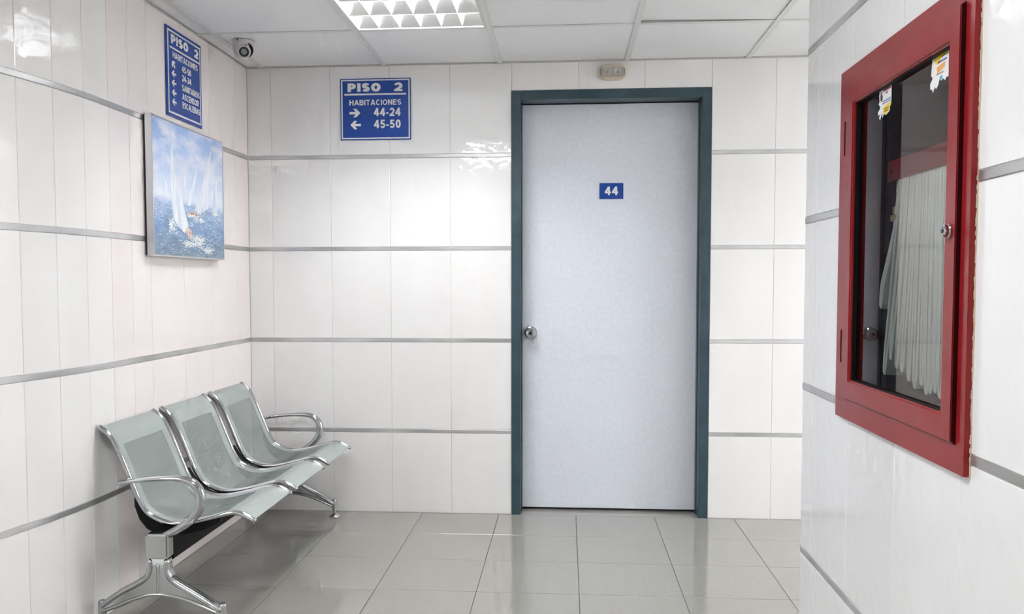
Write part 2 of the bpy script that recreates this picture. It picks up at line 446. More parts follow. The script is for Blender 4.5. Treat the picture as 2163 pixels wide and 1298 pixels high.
# ---- floor ------------------------------------------------------------------
fl = tag(box('floor', FGROUT, -6.2, 3.7, -6.7, 0.3, -0.12, -0.0012), 'grey polished tile floor', kind='structure')
FX, FY, FC = -0.7202, -0.3683, 0.3843
ftile = {}
def floor_tile(x0, x1, y0, y1):
    key = (round(x1-x0, 4), round(y1-y0, 4))
    if key not in ftile:
        a, b, c, h = (x1-x0)/2-0.0012, (y1-y0)/2-0.0012, 0.001, 0.008
        v = [(-a+c, -b+c, 0), (a-c, -b+c, 0), (a-c, b-c, 0), (-a+c, b-c, 0), (-a, -b, -c), (a, -b, -c), (a, b, -c), (-a, b, -c), (-a, -b, -h), (a, -b, -h), (a, b, -h), (-a, b, -h)]
        f = [(0, 1, 2, 3), (0, 4, 5, 1), (1, 5, 6, 2), (2, 6, 7, 3), (3, 7, 4, 0), (4, 8, 9, 5), (5, 9, 10, 6), (6, 10, 11, 7), (7, 11, 8, 4)]
        ftile[key] = mesh('tile', v, f, FTILE)
    o = link('tile', ftile[key], fl); o.location = ((x0+x1)/2, (y0+y1)/2, 0)
    o.rotation_euler = (random.uniform(-0.0006, 0.0006), random.uniform(-0.0006, 0.0006), 0)
ys = [0.0]+[FY-FC*j for j in range(17)]
for i in range(-12, 12):
    x0, x1 = FX+FC*i, FX+FC*(i+1)
    for y1, y0 in zip(ys, ys[1:]):
        if x1 < XL-0.05 and (y1 > -1.7): continue
        if x0 > XR+0.3 and y1 < -2.1: continue
        if x1 > 3.7: continue
        if x1 < -3.2 and y1 > -3.4: continue
        floor_tile(x0, x1, y0, y1)
box('threshold_slab', FTILE, DX0+0.04, DX1-0.04, 0.0015, 0.20, -0.01, -0.0002, fl)

# ---- ceiling ----------------------------------------------------------------
cl = tag(box('ceiling', VOID, -6.2, 3.7, -6.7, 0.3, HC+0.13, HC+0.2), 'white suspended panel ceiling with painted grid', kind='structure')
GX = [-6.05, -5.47, -4.87, -4.27, -3.68, -3.08, -2.49, -1.90, -1.520, -0.902, -0.327, 0.288, 0.860, 1.47, 2.07, 2.67, 3.27, 3.55]
GY = [-0.003, -0.605, -1.20, -1.80, -2.40, -3.00, -3.60, -4.20, -4.80, -5.40, -6.00, -6.5]
TW = 0.012
LUM = [(-0.902, -0.327, -0.605, -1.20), (-0.902, -0.327, -3.00, -3.60), (2.67, 3.27, -0.605, -1.20), (-3.68, -3.08, -4.80, -5.40)]
def is_lum(x0, y1): return any(abs(x0-a[0]) < 0.01 and abs(y1-a[2]) < 0.01 for a in LUM)
pan = {}
for x0, x1 in zip(GX, GX[1:]):
    for y1, y0 in zip(GY, GY[1:]):
        if is_lum(x0, y1): continue
        a, b = x0+0.004, x1-0.004
        if abs(x0+1.90) < 0.01 and y1 > -1.5:      # beside the left wall
            a = XL+0.004
        if x1 < -1.89 and y1 > -1.3: continue
        if x0 > 0.9 and y1 < -2.0: continue
        key = (round(b-a, 4), round(y1-y0, 4))
        if key not in pan:
            p, q, c = (b-a)/2, (y1-y0)/2-0.003, 0.002
            v = [(-p+c, -q+c, 0), (-p+c, q-c, 0), (p-c, q-c, 0), (p-c, -q+c, 0), (-p, -q, c), (-p, q, c), (p, q, c), (p, -q, c), (-p, -q, 0.012), (-p, q, 0.012), (p, q, 0.012), (p, -q, 0.012)]
            f = [(0, 1, 2, 3), (0, 4, 5, 1), (1, 5, 6, 2), (2, 6, 7, 3), (3, 7, 4, 0), (4, 8, 9, 5), (5, 9, 10, 6), (6, 10, 11, 7), (7, 11, 8, 4), (8, 11, 10, 9)]
            pan[key] = mesh('ceiling_panel', v, f, PANEL)
        o = link('ceiling_panel', pan[key], cl); o.location = ((a+b)/2, (y0+y1)/2, HC+0.0045)
        if abs(x0-0.288) < 0.01 and abs(y1+0.605) < 0.01:      # one panel sits slightly askew
            o.rotation_euler = (0, 0.017, 0); o.location.z += 0.0052
for x in GX[8:13]:
    yl = -6.5 if x < 0.6 else -1.9
    box('ceiling_runner', TBAR, x-TW, x+TW, yl, -0.001, HC, HC+0.003, cl)
for x in GX[13:17]: box('ceiling_runner', TBAR, x-TW, x+TW, -1.9, -0.001, HC, HC+0.003, cl)
for x in GX[1:8]: box('ceiling_runner', TBAR, x-TW, x+TW, -6.5, -1.5 if x > -2 else -3.4, HC, HC+0.003, cl)
for y in GY[1:-1]:
    for x0, x1 in zip(GX, GX[1:]):
        a, b = x0+TW, x1-TW
        if abs(x0+1.90) < 0.01 and y > -1.5: a = XL
        if x1 < -1.89 and y > -1.5: continue
        if x0 > 0.6 and y < -1.9: continue
        box('cross_tee', TBAR, a, b, y-TW, y+TW, HC+0.0012, HC+0.0036, cl)

# ------------------------------------------------------------------ recessed luminaires
def luminaire(x0, x1, y1, y0, label):
    t = empty('ceiling_luminaire', ((x0+x1)/2, (y0+y1)/2, HC))
    tag(t, label, 'ceiling light', 'square louvred ceiling lights')
    a, b, c, d = x0+0.006, x1-0.006, y0+0.006, y1-0.006
    top = HC+0.11
    bm = bmesh.new()
    for q in ((a, a+0.004, c, d), (b-0.004, b, c, d), (a+0.004, b-0.004, c, c+0.004), (a+0.004, b-0.004, d-0.004, d)):
        bbox(bm, *q, HC+0.004, top)
    bbox(bm, a, b, c, d, top, top+0.004)
    part('housing', from_bm('housing', bm, LUMW), t)
    bm = bmesh.new()
    e = 0.017
    for q in ((a, a+e, c, d), (b-e, b, c, d), (a+e, b-e, c, c+e), (a+e, b-e, d-e, d)):
        bbox(bm, *q, HC-0.0005, HC+0.012)
    part('rim', from_bm('rim', bm, TBAR), t)
    a, b, c, d = a+e, b-e, c+e, d-e
    n = 3; wd = (d-c)/n
    zb, zt = HC+0.004, HC+0.068
    for k in range(n):
        yc = c+wd*(k+0.5)
        # parabolic trough walls along x
        bm = bmesh.new()
        for sgn in (-1, 1):
            prof = []
            for j in range(9):
                h = j/8; prof.append((yc+sgn*(wd/2-0.001-0.040*(0.75*h+0.25*h*h)), zb+(zt-zb)*h))
            A = [bm.verts.new((a, p[0], p[1])) for p in prof]; Bv = [bm.verts.new((b, p[0], p[1])) for p in prof]
            for j in range(8): bm.faces.new((A[j], A[j+1], Bv[j+1], Bv[j]))
        me = from_bm('reflector', bm, LOUV); shade(me)
        rf = part('reflector', me, t)
        # wedge-shaped cross blades
        for j in range(1, 6):
            xc = a+(b-a)*j/6
            h0 = wd/2-0.002; h1 = wd/2-0.036
            zt_ = zb+0.036; h1_ = wd/2-0.020
            v = [(xc, yc-h0, zb), (xc, yc+h0, zb), (xc-0.011, yc+h1_, zt_), (xc+0.011, yc+h1_, zt_), (xc-0.011, yc-h1_, zt_), (xc+0.011, yc-h1_, zt_)]
            f = [(0, 1, 2, 4), (1, 0, 5, 3), (4, 2, 3, 5), (0, 4, 5), (1, 3, 2)]
            part('cross_blade', mesh('cross_blade', v, f, BLADE), t)
        bm = bmesh.new(); lathe_bm(bm, [(0.013, a+0.02), (0.013, b-0.02)], 16, (0, yc, HC+0.072), (1, 0, 0))
        me = from_bm('fluorescent_tube', bm, TUBE); shade(me)
        part('fluorescent_tube', me, t)
    return t
luminaire(*LUM[0], 'louvred square ceiling light lit above the corner by the bench')
def opal_panel(x0, x1, y1, y0, label, glow=None):
    t = empty('opal_fill_light', ((x0+x1)/2, (y0+y1)/2, HC))
    tag(t, label, 'ceiling light', 'unseen opal fill lights')
    a, b, c, d = x0+0.006, x1-0.006, y0+0.006, y1-0.006
    bm = bmesh.new(); bbox(bm, a, b, c, d, HC+0.012, HC+0.05); part('housing', from_bm('housing', bm, LUMW), t)
    bm = bmesh.new(); e = 0.017
    for q in ((a, a+e, c, d), (b-e, b, c, d), (a+e, b-e, c, c+e), (a+e, b-e, d-e, d)): bbox(bm, *q, HC-0.0005, HC+0.012)
    part('rim', from_bm('rim', bm, LUMW), t)
    bm = bmesh.new(); bbox(bm, a+e, b-e, c+e, d-e, HC+0.003, HC+0.006); part('opal_diffuser', from_bm('opal_diffuser', bm, glow or OPAL), t)
opal_panel(*LUM[1], 'opal square ceiling light over the corridor just in front of the viewpoint')  # unseen lamp placed from its wall reflection; opal form chosen for fill
opal_panel(*LUM[2], 'added fill light, an opal ceiling panel in the corridor branching right', OPAL2)  # added out of view as ambient fill, no known lamp
opal_panel(*LUM[3], 'added fill light, an opal ceiling panel in the corridor branching left', OPAL2)  # second added fill lamp, out of view round the curve

# ------------------------------------------------------------------ door
FW = 0.045; REC = 0.112
door = tag(empty('door_1', (0.21, 0.0, 0.0)), 'pale blue-grey laminate door in a slate metal frame, number 44', kind='structure')
bm = bmesh.new()
yf = -0.005
bbox(bm, DX0, DX0+FW, yf, REC+0.05, 0, DZ)
bbox(bm, DX1-FW, DX1, yf, REC+0.05, 0, DZ)
bbox(bm, DX0+FW, DX1-FW, yf, REC+0.05, DZ-FW, DZ)
bmesh.ops.bevel(bm, geom=list(bm.edges), offset=0.002, segments=2, affect='EDGES')
part('door_frame', from_bm('door_frame', bm, FRAME), door)
bm = bmesh.new()      # rebate stop around the leaf
bbox(bm, DX0+FW, DX0+FW+0.004, 0.07, REC-0.002, 0, DZ-FW)
bbox(bm, DX1-FW-0.004, DX1-FW, 0.07, REC-0.002, 0, DZ-FW)
part('door_stop', from_bm('door_stop', bm, FRAME), door)
bm = bmesh.new(); bbox(bm, DX0+FW+0.003, DX1-FW-0.003, REC-0.002, REC+0.038, 0.012, DZ-FW-0.004)
bmesh.ops.bevel(bm, geom=list(bm.edges), offset=0.0015, segments=1, affect='EDGES')
leaf = part('door_leaf', from_bm('door_leaf', bm, DOOR), door)
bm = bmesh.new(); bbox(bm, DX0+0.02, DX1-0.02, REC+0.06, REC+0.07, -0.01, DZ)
part('leaf_gap_shade', from_bm('leaf_gap_shade', bm, DARKIN), door)  # black sheet behind the leaf, painted shade for the door gaps
KX, KZ = -0.181, 0.905
ky = REC-0.002
knob = lathe('door_knob', CHROME, [(0.0, -0.062), (0.010, -0.062), (0.022, -0.060), (0.027, -0.052), (0.028, -0.044), (0.024, -0.034), (0.014, -0.027), (0.012, -0.014), (0.030, -0.010), (0.034, -0.004), (0.034, 0.0)][::-1], (KX, ky, KZ), (0, 1, 0), door, 28)
lathe('keyhole_disc', DKGLASS, [(0.0095, -0.0632), (0.0095, -0.058)], (KX, ky, KZ), (0, 1, 0), knob, 20, False)

# ------------------------------------------------------------------ lettering
def arc_pts(cx, cy, rx, ry, a0, a1, n=14):
    return [(cx+rx*math.cos(math.radians(a0+(a1-a0)*i/n)), cy+ry*math.sin(math.radians(a0+(a1-a0)*i/n))) for i in range(n+1)]
def glyph(c, w):
    """grotesque capitals and figures as stroke centre lines: (width, [polylines])"""
    h = w/2; mid = 0.5; yt, yb = (1-h+mid)/2, (h+mid)/2; rt, rb = (1-h-mid)/2, (mid-h)/2
    if c == 'I': return w, [[(h, 0), (h, 1)]]
    if c in 'PRB':
        W = 0.70; rx = 0.20
        y0 = 0.44; bowl = [(h, 1-h), (W-h-rx, 1-h)]+arc_pts(W-h-rx, (1-h+y0)/2, rx, (1-h-y0)/2, 90, -90)+[(h, y0)]
        out = [[(h, 0), (h, 1)], bowl]
        if c == 'R': out.append([(W*0.48, y0), (W-h*0.95, 0)])
        if c == 'B':
            y1 = 0.52; out[1] = [(h, 1-h), (W-h-rx-0.03, 1-h)]+arc_pts(W-h-rx-0.03, (1-h+y1)/2, rx, (1-h-y1)/2, 90, -90)+[(h, y1)]
            out.append([(h, y1), (W-h-rx, y1)]+arc_pts(W-h-rx, (y1+h)/2, rx, (y1-h)/2, 90, -90)+[(h, h)])
        return W, out
    if c == 'S':
        W = 0.66; rx = W/2-h
        return W, [arc_pts(W/2, yt, rx, rt, 22, 270)+arc_pts(W/2, yb, rx, rb, 90, -158)[1:]]
    if c in 'O0':
        W = 0.80 if c == 'O' else 0.58
        return W, [arc_pts(W/2, 0.5, W/2-h, 0.5-h, 0, 360, 32)]
    if c == 'C':
        W = 0.72; return W, [arc_pts(W/2, 0.5, W/2-h, 0.5-h, 42, 318, 26)]
    if c == 'H': return 0.70, [[(h, 0), (h, 1)], [(0.70-h, 0), (0.70-h, 1)], [(h, 0.53), (0.70-h, 0.53)]]
    if c == 'A': return 0.78, [[(h*0.9, 0), (0.39-h*0.25, 1)], [(0.78-h*0.9, 0), (0.39+h*0.25, 1)], [(0.20, 0.29), (0.58, 0.29)]]
    if c == 'T': return 0.66, [[(0.33, 0), (0.33, 1)], [(0, 1-h), (0.66, 1-h)]]
    if c == 'N': return 0.70, [[(h, 0), (h, 1)], [(0.70-h, 0), (0.70-h, 1)], [(h*0.9, 1), (0.70-h*0.9, 0)]]
    if c == 'E': return 0.62, [[(h, 0), (h, 1)], [(h, 1-h), (0.62, 1-h)], [(h, 0.53), (0.58, 0.53)], [(h, h), (0.62, h)]]
    if c == 'L': return 0.58, [[(h, 0), (h, 1)], [(h, h), (0.58, h)]]
    if c == '2':
        W = 0.58; ry = 0.29
        return W, [arc_pts(W/2, 1-h-ry+0.02, W/2-h, ry-0.02, 165, -38)+[(h*1.15, h*1.2)], [(0, h), (W, h)]]
    if c == '3':
        W = 0.58; rx = W/2-h
        return W, [arc_pts(W/2, yt, rx, rt, 160, -90)+[(W*0.36, mid)], [(W*0.36, mid)]+arc_pts(W/2, yb, rx, rb, 90, -160)]
    if c == '4':
        W = 0.62; return W, [[(W*0.70, 0), (W*0.70, 1)], [(W*0.70-h*0.2, 1-h*0.5), (h*0.75, 0.32)], [(0, 0.22+h), (W, 0.22+h)]]
    if c == '5':
        W = 0.58; rx = W/2-h
        return W, [[(W-h*0.5, 1-h), (0.10, 1-h)], [(0.10+h*0.75, 1-h*0.4), (0.075+h*0.5, 0.46)], arc_pts(W/2-0.005, 0.335, rx, 0.335-h, 142, -158, 22)]
    if c == '-': return 0.30, [[(0, 0.36), (0.30, 0.36)]]
    return 0.4, []
def stroke(pl, w):
    """ribbon of width w along a polyline -> verts, quads"""
    h = w/2; n = len(pl); closed = (Vector(pl[0])-Vector(pl[-1])).length < 1e-6
    V = []
    for i in range(n):
        p = Vector(pl[i])
        a_ = Vector(pl[i-1 if i else (-2 if closed else 0)]); b_ = Vector(pl[i+1 if i < n-1 else (1 if closed else n-1)])
        d0 = (p-a_).normalized() if (p-a_).length > 1e-9 else (b_-p).normalized()
        d1 = (b_-p).normalized() if (b_-p).length > 1e-9 else d0
        n0 = Vector((-d0.y, d0.x)); n1 = Vector((-d1.y, d1.x)); m_ = (n0+n1)
        m_ = m_.normalized() if m_.length > 1e-6 else n0
        k = h/max(0.45, m_.dot(n0)); V += [tuple(p+m_*k), tuple(p-m_*k)]
    return V, [(2*i, 2*i+1, 2*i+3, 2*i+2) for i in range(n-1)]
def text_poly(txt, w):
    V, Q, H_ = [], [], []; x = 0.0
    for c in txt:
        if c == ' ': x += 0.35; continue
        W, pls = glyph(c, w)
        for pi, pl in enumerate(pls):
            v, q = stroke(pl, w); o = len(V); H_.extend([pi]*len(v))
            V += [(x+a_, min(max(b_, 0.0), 1.0)) for a_, b_ in v]; Q += [tuple(i+o for i in f) for f in q]
        x += W+0.115
    return V, Q, H_
def lettering(name, txt, u0, u1, v0, v1, frame, m, parent, bold=0.19, th=0.0012):
    """fits the words into u0..u1 (from left), v0..v1 (from top) of a panel; frame(u, v, d) -> point"""
    v, f, hh = text_poly(txt, bold)
    x0, x1 = min(p[0] for p in v), max(p[0] for p in v); y0, y1 = min(p[1] for p in v), max(p[1] for p in v)
    P = [(u0+(p[0]-x0)/(x1-x0)*(u1-u0), v1+(p[1]-y0)/(y1-y0)*(v0-v1)) for p in v]
    verts = [frame(a, b, th+0.00008*k) for (a, b), k in zip(P, hh)]
    back = [frame(a, b, -0.0003-0.00008*k) for (a, b), k in zip(P, hh)]
    bm = bmesh.new(); A = [bm.verts.new(p) for p in verts]; Bk = [bm.verts.new(p) for p in back]
    for q in f:
        bm.faces.new([A[i] for i in q]); bm.faces.new([Bk[i] for i in q[::-1]])
        bm.faces.new((A[q[0]], A[q[3]], Bk[q[3]], Bk[q[0]])); bm.faces.new((A[q[1]], Bk[q[1]], Bk[q[2]], A[q[2]]))
    return part(name, from_bm(name, bm, m), parent)
def shape(name, polys, frame, m, parent, th=0.0012):
    bm = bmesh.new()
    for pl in polys: prism_bm(bm, pl, frame, 0.0, th)
    return part(name, from_bm(name, bm, m), parent)
def rect(u0, u1, v0, v1): return [(u0, v0), (u1, v0), (u1, v1), (u0, v1)]
ARROW = [(0.0, 0.36), (0.56, 0.36), (0.34, 0.0), (0.62, 0.0), (1.0, 0.5), (0.62, 1.0), (0.34, 1.0), (0.56, 0.64), (0.0, 0.64)]
def arrow(u0, u1, v0, v1, flip): return [((u1-a*(u1-u0)) if flip else (u0+a*(u1-u0)), v0+b*(v1-v0)) for a, b in ARROW]
def border(o, t, asp):
    """white line inset o (fraction of width) thickness t"""
    ov, tv = o*asp, t*asp
    return [rect(o, 1-o, ov, ov+tv), rect(o, 1-o, 1-ov-tv, 1-ov), rect(o, o+t, ov+tv, 1-ov-tv), rect(1-o-t, 1-o, ov+tv, 1-ov-tv)]

# sign on the back wall
SX0, SX1, SZ0, SZ1 = -1.119, -0.767, 1.864, 2.164
sg = tag(empty('directory_sign', ((SX0+SX1)/2, 0, SZ0)), 'blue PISO 2 sign on the end wall left of the door', 'sign', 'blue floor directory signs')
bm = bmesh.new(); bbox(bm, SX0, SX1, -0.006, -0.0015, SZ0, SZ1); bmesh.ops.bevel(bm, geom=list(bm.edges), offset=0.001, segments=1, affect='EDGES')
part('sign_panel', from_bm('sign_panel', bm, BLUE), sg)
fb = lambda u, v, d: Vector((SX0+u*(SX1-SX0), -0.006-d, SZ1-v*(SZ1-SZ0)))
shape('border_line', border(0.014, 0.018, (SX1-SX0)/(SZ1-SZ0)), fb, WHITE, sg)
lettering('lettering', 'PISO', 0.105, 0.575, 0.075, 0.215, fb, WHITE, sg, 0.285)
lettering('lettering', '2', 0.765, 0.885, 0.073, 0.213, fb, WHITE, sg, 0.225)
shape('underline', [rect(0.06, 0.935, 0.245, 0.272)], fb, WHITE, sg)
lettering('lettering', 'HABITACIONES', 0.13, 0.865, 0.345, 0.435, fb, WHITE, sg, 0.185)
shape('arrow', [arrow(0.13, 0.285, 0.49, 0.63, False)], fb, WHITE, sg)
lettering('lettering', '44-24', 0.475, 0.855, 0.48, 0.617, fb, WHITE, sg, 0.19)
shape('arrow', [arrow(0.14, 0.29, 0.685, 0.825, True)], fb, WHITE, sg)
lettering('lettering', '45-50', 0.475, 0.855, 0.675, 0.812, fb, WHITE, sg, 0.19)

# sign on the left wall
LY0, LY1, LZ0, LZ1 = -0.927, -0.582, 1.830, 2.186
sl = tag(empty('directory_sign', (XL, (LY0+LY1)/2, LZ0)), 'blue PISO 2 sign with five arrows on the side wall above the painting', 'sign', 'blue floor directory signs')
bm = bmesh.new(); bbox(bm, XL+0.0015, XL+0.007, LY0, LY1, LZ0, LZ1); bmesh.ops.bevel(bm, geom=list(bm.edges), offset=0.001, segments=1, affect='EDGES')
part('sign_panel', from_bm('sign_panel', bm, BLUE), sl)
fs = lambda u, v, d: Vector((XL+0.007+d, LY0+u*(LY1-LY0), LZ1-v*(LZ1-LZ0)))
shape('border_line', border(0.035, 0.02, (LY1-LY0)/(LZ1-LZ0)), fs, WHITE, sl)
lettering('lettering', 'PISO', 0.13, 0.61, 0.073, 0.178, fs, WHITE, sl, 0.27)
lettering('lettering', '2', 0.785, 0.905, 0.078, 0.183, fs, WHITE, sl, 0.225)
shape('underline', [rect(0.09, 0.945, 0.215, 0.236)], fs, WHITE, sl)
lettering('lettering', 'HABITACIONES', 0.165, 0.885, 0.262, 0.332, fs, WHITE, sl, 0.185)
diag = []
for a, b in ARROW:
    p = Vector((a-0.5, b-0.5)); c = math.radians(225); q = Vector((p.x*math.cos(c)-p.y*math.sin(c), p.x*math.sin(c)+p.y*math.cos(c)))
    diag.append((0.185+q.x*0.105, 0.405+q.y*0.088))
shape('arrow', [diag], fs, WHITE, sl)
for vc in (0.512, 0.617, 0.725, 0.828): shape('arrow', [arrow(0.13, 0.25, vc-0.038, vc+0.038, True)], fs, WHITE, sl)
for tx, vc, u1 in (('45-50', 0.405, 0.68), ('24-34', 0.505, 0.68), ('SANITARIOS', 0.617, 0.925), ('ASCENSOR', 0.718, 0.895), ('ESCALERAS', 0.815, 0.93)):
    lettering('lettering', tx, 0.415, u1, vc-0.036, vc+0.036, fs, WHITE, sl, 0.185)

# door number
np_ = tag(empty('door_number_plate', (0.22, REC-0.002, 1.57)), 'small blue 44 number plate on the door', 'sign')
NX0, NX1, NZ0, NZ1 = 0.1605, 0.279, 1.573, 1.652
bm = bmesh.new(); bbox(bm, NX0, NX1, REC-0.006, REC-0.0022, NZ0, NZ1); bmesh.ops.bevel(bm, geom=list(bm.edges), offset=0.0015, segments=2, affect='EDGES')
part('sign_panel', from_bm('sign_panel', bm, BLUE), np_)
fn = lambda u, v, d: Vector((NX0+u*(NX1-NX0), REC-0.006-d, NZ1-v*(NZ1-NZ0)))
lettering('lettering', '44', 0.215, 0.775, 0.22, 0.76, fn, WHITE, np_, 0.20)

# ------------------------------------------------------------------ painting
PY0, PY1, PZ0, PZ1 = -1.132, -0.425, 1.262, 1.797
pf = XL+0.036
pt = tag(empty('framed_painting', (XL, (PY0+PY1)/2, PZ0)), 'framed picture of white sailing boats on a rough blue sea', 'painting')
bm = bmesh.new(); bbox(bm, XL+0.0016, XL+0.010, PY0+0.004, PY1-0.004, PZ0+0.004, PZ1-0.004)
part('backing_board', from_bm('backing_board', bm, BACKBLK), pt)
bm = bmesh.new(); e = 0.006
bbox(bm, XL+0.010, pf, PY0, PY0+e, PZ0, PZ1); bbox(bm, XL+0.010, pf, PY1-e, PY1, PZ0, PZ1)
bbox(bm, XL+0.010, pf, PY0+e, PY1-e, PZ0, PZ0+e); bbox(bm, XL+0.010, pf, PY0+e, PY1-e, PZ1-e, PZ1)
part('picture_frame', from_bm('picture_frame', bm, SILVERF), pt)
CA = mat('painted_sea_and_sky', (0.5, 0.6, 0.8), 0.16, spec=0.5)
n, l, b = nt(CA)
uvn = n.new('ShaderNodeUVMap'); uvn.uv_map = 'UVMap'
sp = n.new('ShaderNodeSeparateXYZ'); l.new(uvn.outputs[0], sp.inputs[0])
def ramp(stops, src):
    r = n.new('ShaderNodeValToRGB'); els = r.color_ramp.elements
    while len(els) < len(stops): els.new(0.5)
    for e_, (p_, c_) in zip(els, stops): e_.position = p_; e_.color = c_
    l.new(src, r.inputs[0]); return r.outputs[0]
def nz(scale, sx_, sy_, det=5, rough=0.6):
    mp = n.new('ShaderNodeMapping'); mp.inputs['Scale'].default_value = (sx_, sy_, 1)
    l.new(uvn.outputs[0], mp.inputs[0]); k = n.new('ShaderNodeTexNoise'); k.inputs['Scale'].default_value = scale
    k.inputs['Detail'].default_value = det; k.inputs['Roughness'].default_value = rough; l.new(mp.outputs[0], k.inputs['Vector']); return k.outputs['Fac']
def mixc(f, a, c):
    k = n.new('ShaderNodeMix'); k.data_type = 'RGBA'; l.new(f, k.inputs['Factor'])
    for q, s in ((a, k.inputs[6]), (c, k.inputs[7])):
        if isinstance(q, tuple): s.default_value = q
        else: l.new(q, s)
    return k.outputs[2]
def m2(op, a, c):
    k = n.new('ShaderNodeMath'); k.operation = op
    for i, q in enumerate((a, c)):
        if isinstance(q, (int, float)): k.inputs[i].default_value = q
        else: l.new(q, k.inputs[i])
    return k.outputs[0]
sky = ramp([(0.40, lin((226, 234, 246))), (0.62, lin((196, 211, 240))), (1.0, lin((150, 180, 230)))], sp.outputs[1])
cl_f = ramp([(0.44, (0, 0, 0, 1)), (0.66, (0.9, 0.9, 0.9, 1))], nz(3.2, 1.3, 1.9, 6))
sky = mixc(cl_f, sky, lin((236, 238, 246)))
sea = ramp([(0.0, lin((128, 150, 166))), (0.22, lin((124, 158, 204))), (0.44, lin((186, 206, 238)))], sp.outputs[1])
wv = ramp([(0.36, (0, 0, 0, 1)), (0.52, (1, 1, 1, 1))], nz(9, 1.0, 3.2, 8, 0.7))
sea = mixc(m2('MULTIPLY', m2('SUBTRACT', 1.0, wv), 0.6), sea, lin((72, 92, 118)))
fo = ramp([(0.57, (0, 0, 0, 1)), (0.66, (1, 1, 1, 1))], nz(11, 1.0, 2.6, 9, 0.75))
sea = mixc(m2('MULTIPLY', fo, 0.75), sea, lin((222, 230, 238)))
hz = m2('ADD', sp.outputs[1], m2('MULTIPLY', nz(5, 1, 1, 4), 0.06))
hzf = ramp([(0.425, (0, 0, 0, 1)), (0.475, (1, 1, 1, 1))], hz)
colr = mixc(hzf, sea, sky)
l.new(colr, b.inputs['Base Color'])
bm = bmesh.new()
vs = [bm.verts.new(p) for p in ((pf-0.002, PY0+e, PZ0+e), (pf-0.002, PY1-e, PZ0+e), (pf-0.002, PY1-e, PZ1-e), (pf-0.002, PY0+e, PZ1-e))]
fc = bm.faces.new(vs); ul = bm.loops.layers.uv.new('UVMap')
for lp, q in zip(fc.loops, ((0, 0), (1, 0), (1, 1), (0, 1))): lp[ul].uv = q
vb = [bm.verts.new((XL+0.012, v_.co.y, v_.co.z)) for v_ in vs]
bm.faces.new(vb[::-1])
for k in range(4): bm.faces.new((vs[k], vb[k], vb[(k+1) % 4], vs[(k+1) % 4]))
me = bpy.data.meshes.new('canvas'); bm.to_mesh(me); bm.free(); me.materials.append(CA)
canvas = part('canvas', me, pt)
fp = lambda u, v, d: Vector((pf-0.0018+d, PY0+e+u*(PY1-PY0-2*e), PZ0+e+v*(PZ1-PZ0-2*e)))
SAIL = mat('sail_paint', (0.75, 0.78, 0.84), 0.5); noise_color(SAIL, lin((196, 208, 226)), lin((238, 241, 244)), 14, 5, 0.3, 0.62, stretch=(1, 2.2, 0.5))
SAIL2 = mat('sail_paint_pale', (0.6, 0.66, 0.8), 0.5); noise_color(SAIL2, lin((190, 204, 230)), lin((224, 231, 241)), 14, 5, 0.3, 0.62, stretch=(1, 2.2, 0.5))
HULL = mat('hull_paint', (0.4, 0.25, 0.2), 0.5); noise_color(HULL, lin((150, 100, 90)), lin((224, 214, 206)), 55, 5, 0.4, 0.6)
FOAMP = mat('foam_paint', (0.8, 0.83, 0.86), 0.5); noise_color(FOAMP, lin((176, 194, 208)), lin((240, 243, 245)), 40, 6, 0.35, 0.55)
def smoothpoly(pts, n_=4): return [(p.x, p.y) for p in catmull([Vector((a, b_, 0)) for a, b_ in pts+[pts[0]]], n_)][:-1]
polys = [('sail', SAIL2, [(0.162, 0.569), (0.18, 0.519), (0.175, 0.45), (0.146, 0.455), (0.151, 0.543)]),
         ('sail', SAIL2, [(0.424, 0.638), (0.433, 0.578), (0.403, 0.471), (0.377, 0.518), (0.394, 0.612)]),
         ('sail', SAIL2, [(0.606, 0.742), (0.549, 0.544), (0.485, 0.400), (0.439, 0.404), (0.502, 0.547)]),
         ('sail', SAIL2, [(0.900, 0.701), (0.897, 0.539), (0.907, 0.373), (0.811, 0.384), (0.855, 0.556)]),
         ('sail', SAIL2, [(0.783, 0.753), (0.770, 0.586), (0.757, 0.411), (0.659, 0.362), (0.732, 0.581)]),
         ('sail', SAIL, [(0.835, 0.932), (0.781, 0.763), (0.722, 0.515), (0.635, 0.343), (0.55, 0.376), (0.634, 0.524), (0.741, 0.734)]),
         ('mast', SAIL2, [(0.239, 0.988), (0.247, 0.990), (0.251, 0.648), (0.242, 0.646)]),
         ('sail', SAIL, [(0.244, 0.93), (0.262, 0.669), (0.359, 0.465), (0.453, 0.236), (0.399, 0.18), (0.309, 0.228), (0.249, 0.282), (0.216, 0.544), (0.227, 0.742)]),
         ('hull', HULL, [(0.44, 0.343), (0.522, 0.36), (0.606, 0.356), (0.578, 0.321), (0.458, 0.316)]),
         ('hull', HULL, [(0.415, 0.225), (0.467, 0.228), (0.515, 0.184), (0.523, 0.137), (0.441, 0.152), (0.420, 0.185)])]
random.seed(3)
def splash(uc, vc, ru, rv, k=16):
    return [(uc+ru*math.cos(2*math.pi*i/k)*random.uniform(0.55, 1.15), vc+rv*math.sin(2*math.pi*i/k)*random.uniform(0.5, 1.2)) for i in range(k)]
for i, (nm, m_, pl) in enumerate(polys):
    pl = [(min(max(a, 0.004), 0.996), min(max(b_, 0.004), 0.996)) for a, b_ in pl]
    bm = bmesh.new(); prism_bm(bm, pl, fp, -0.0006, 0.00015+0.00005*i)
    part(nm, from_bm(nm, bm, m_), canvas)

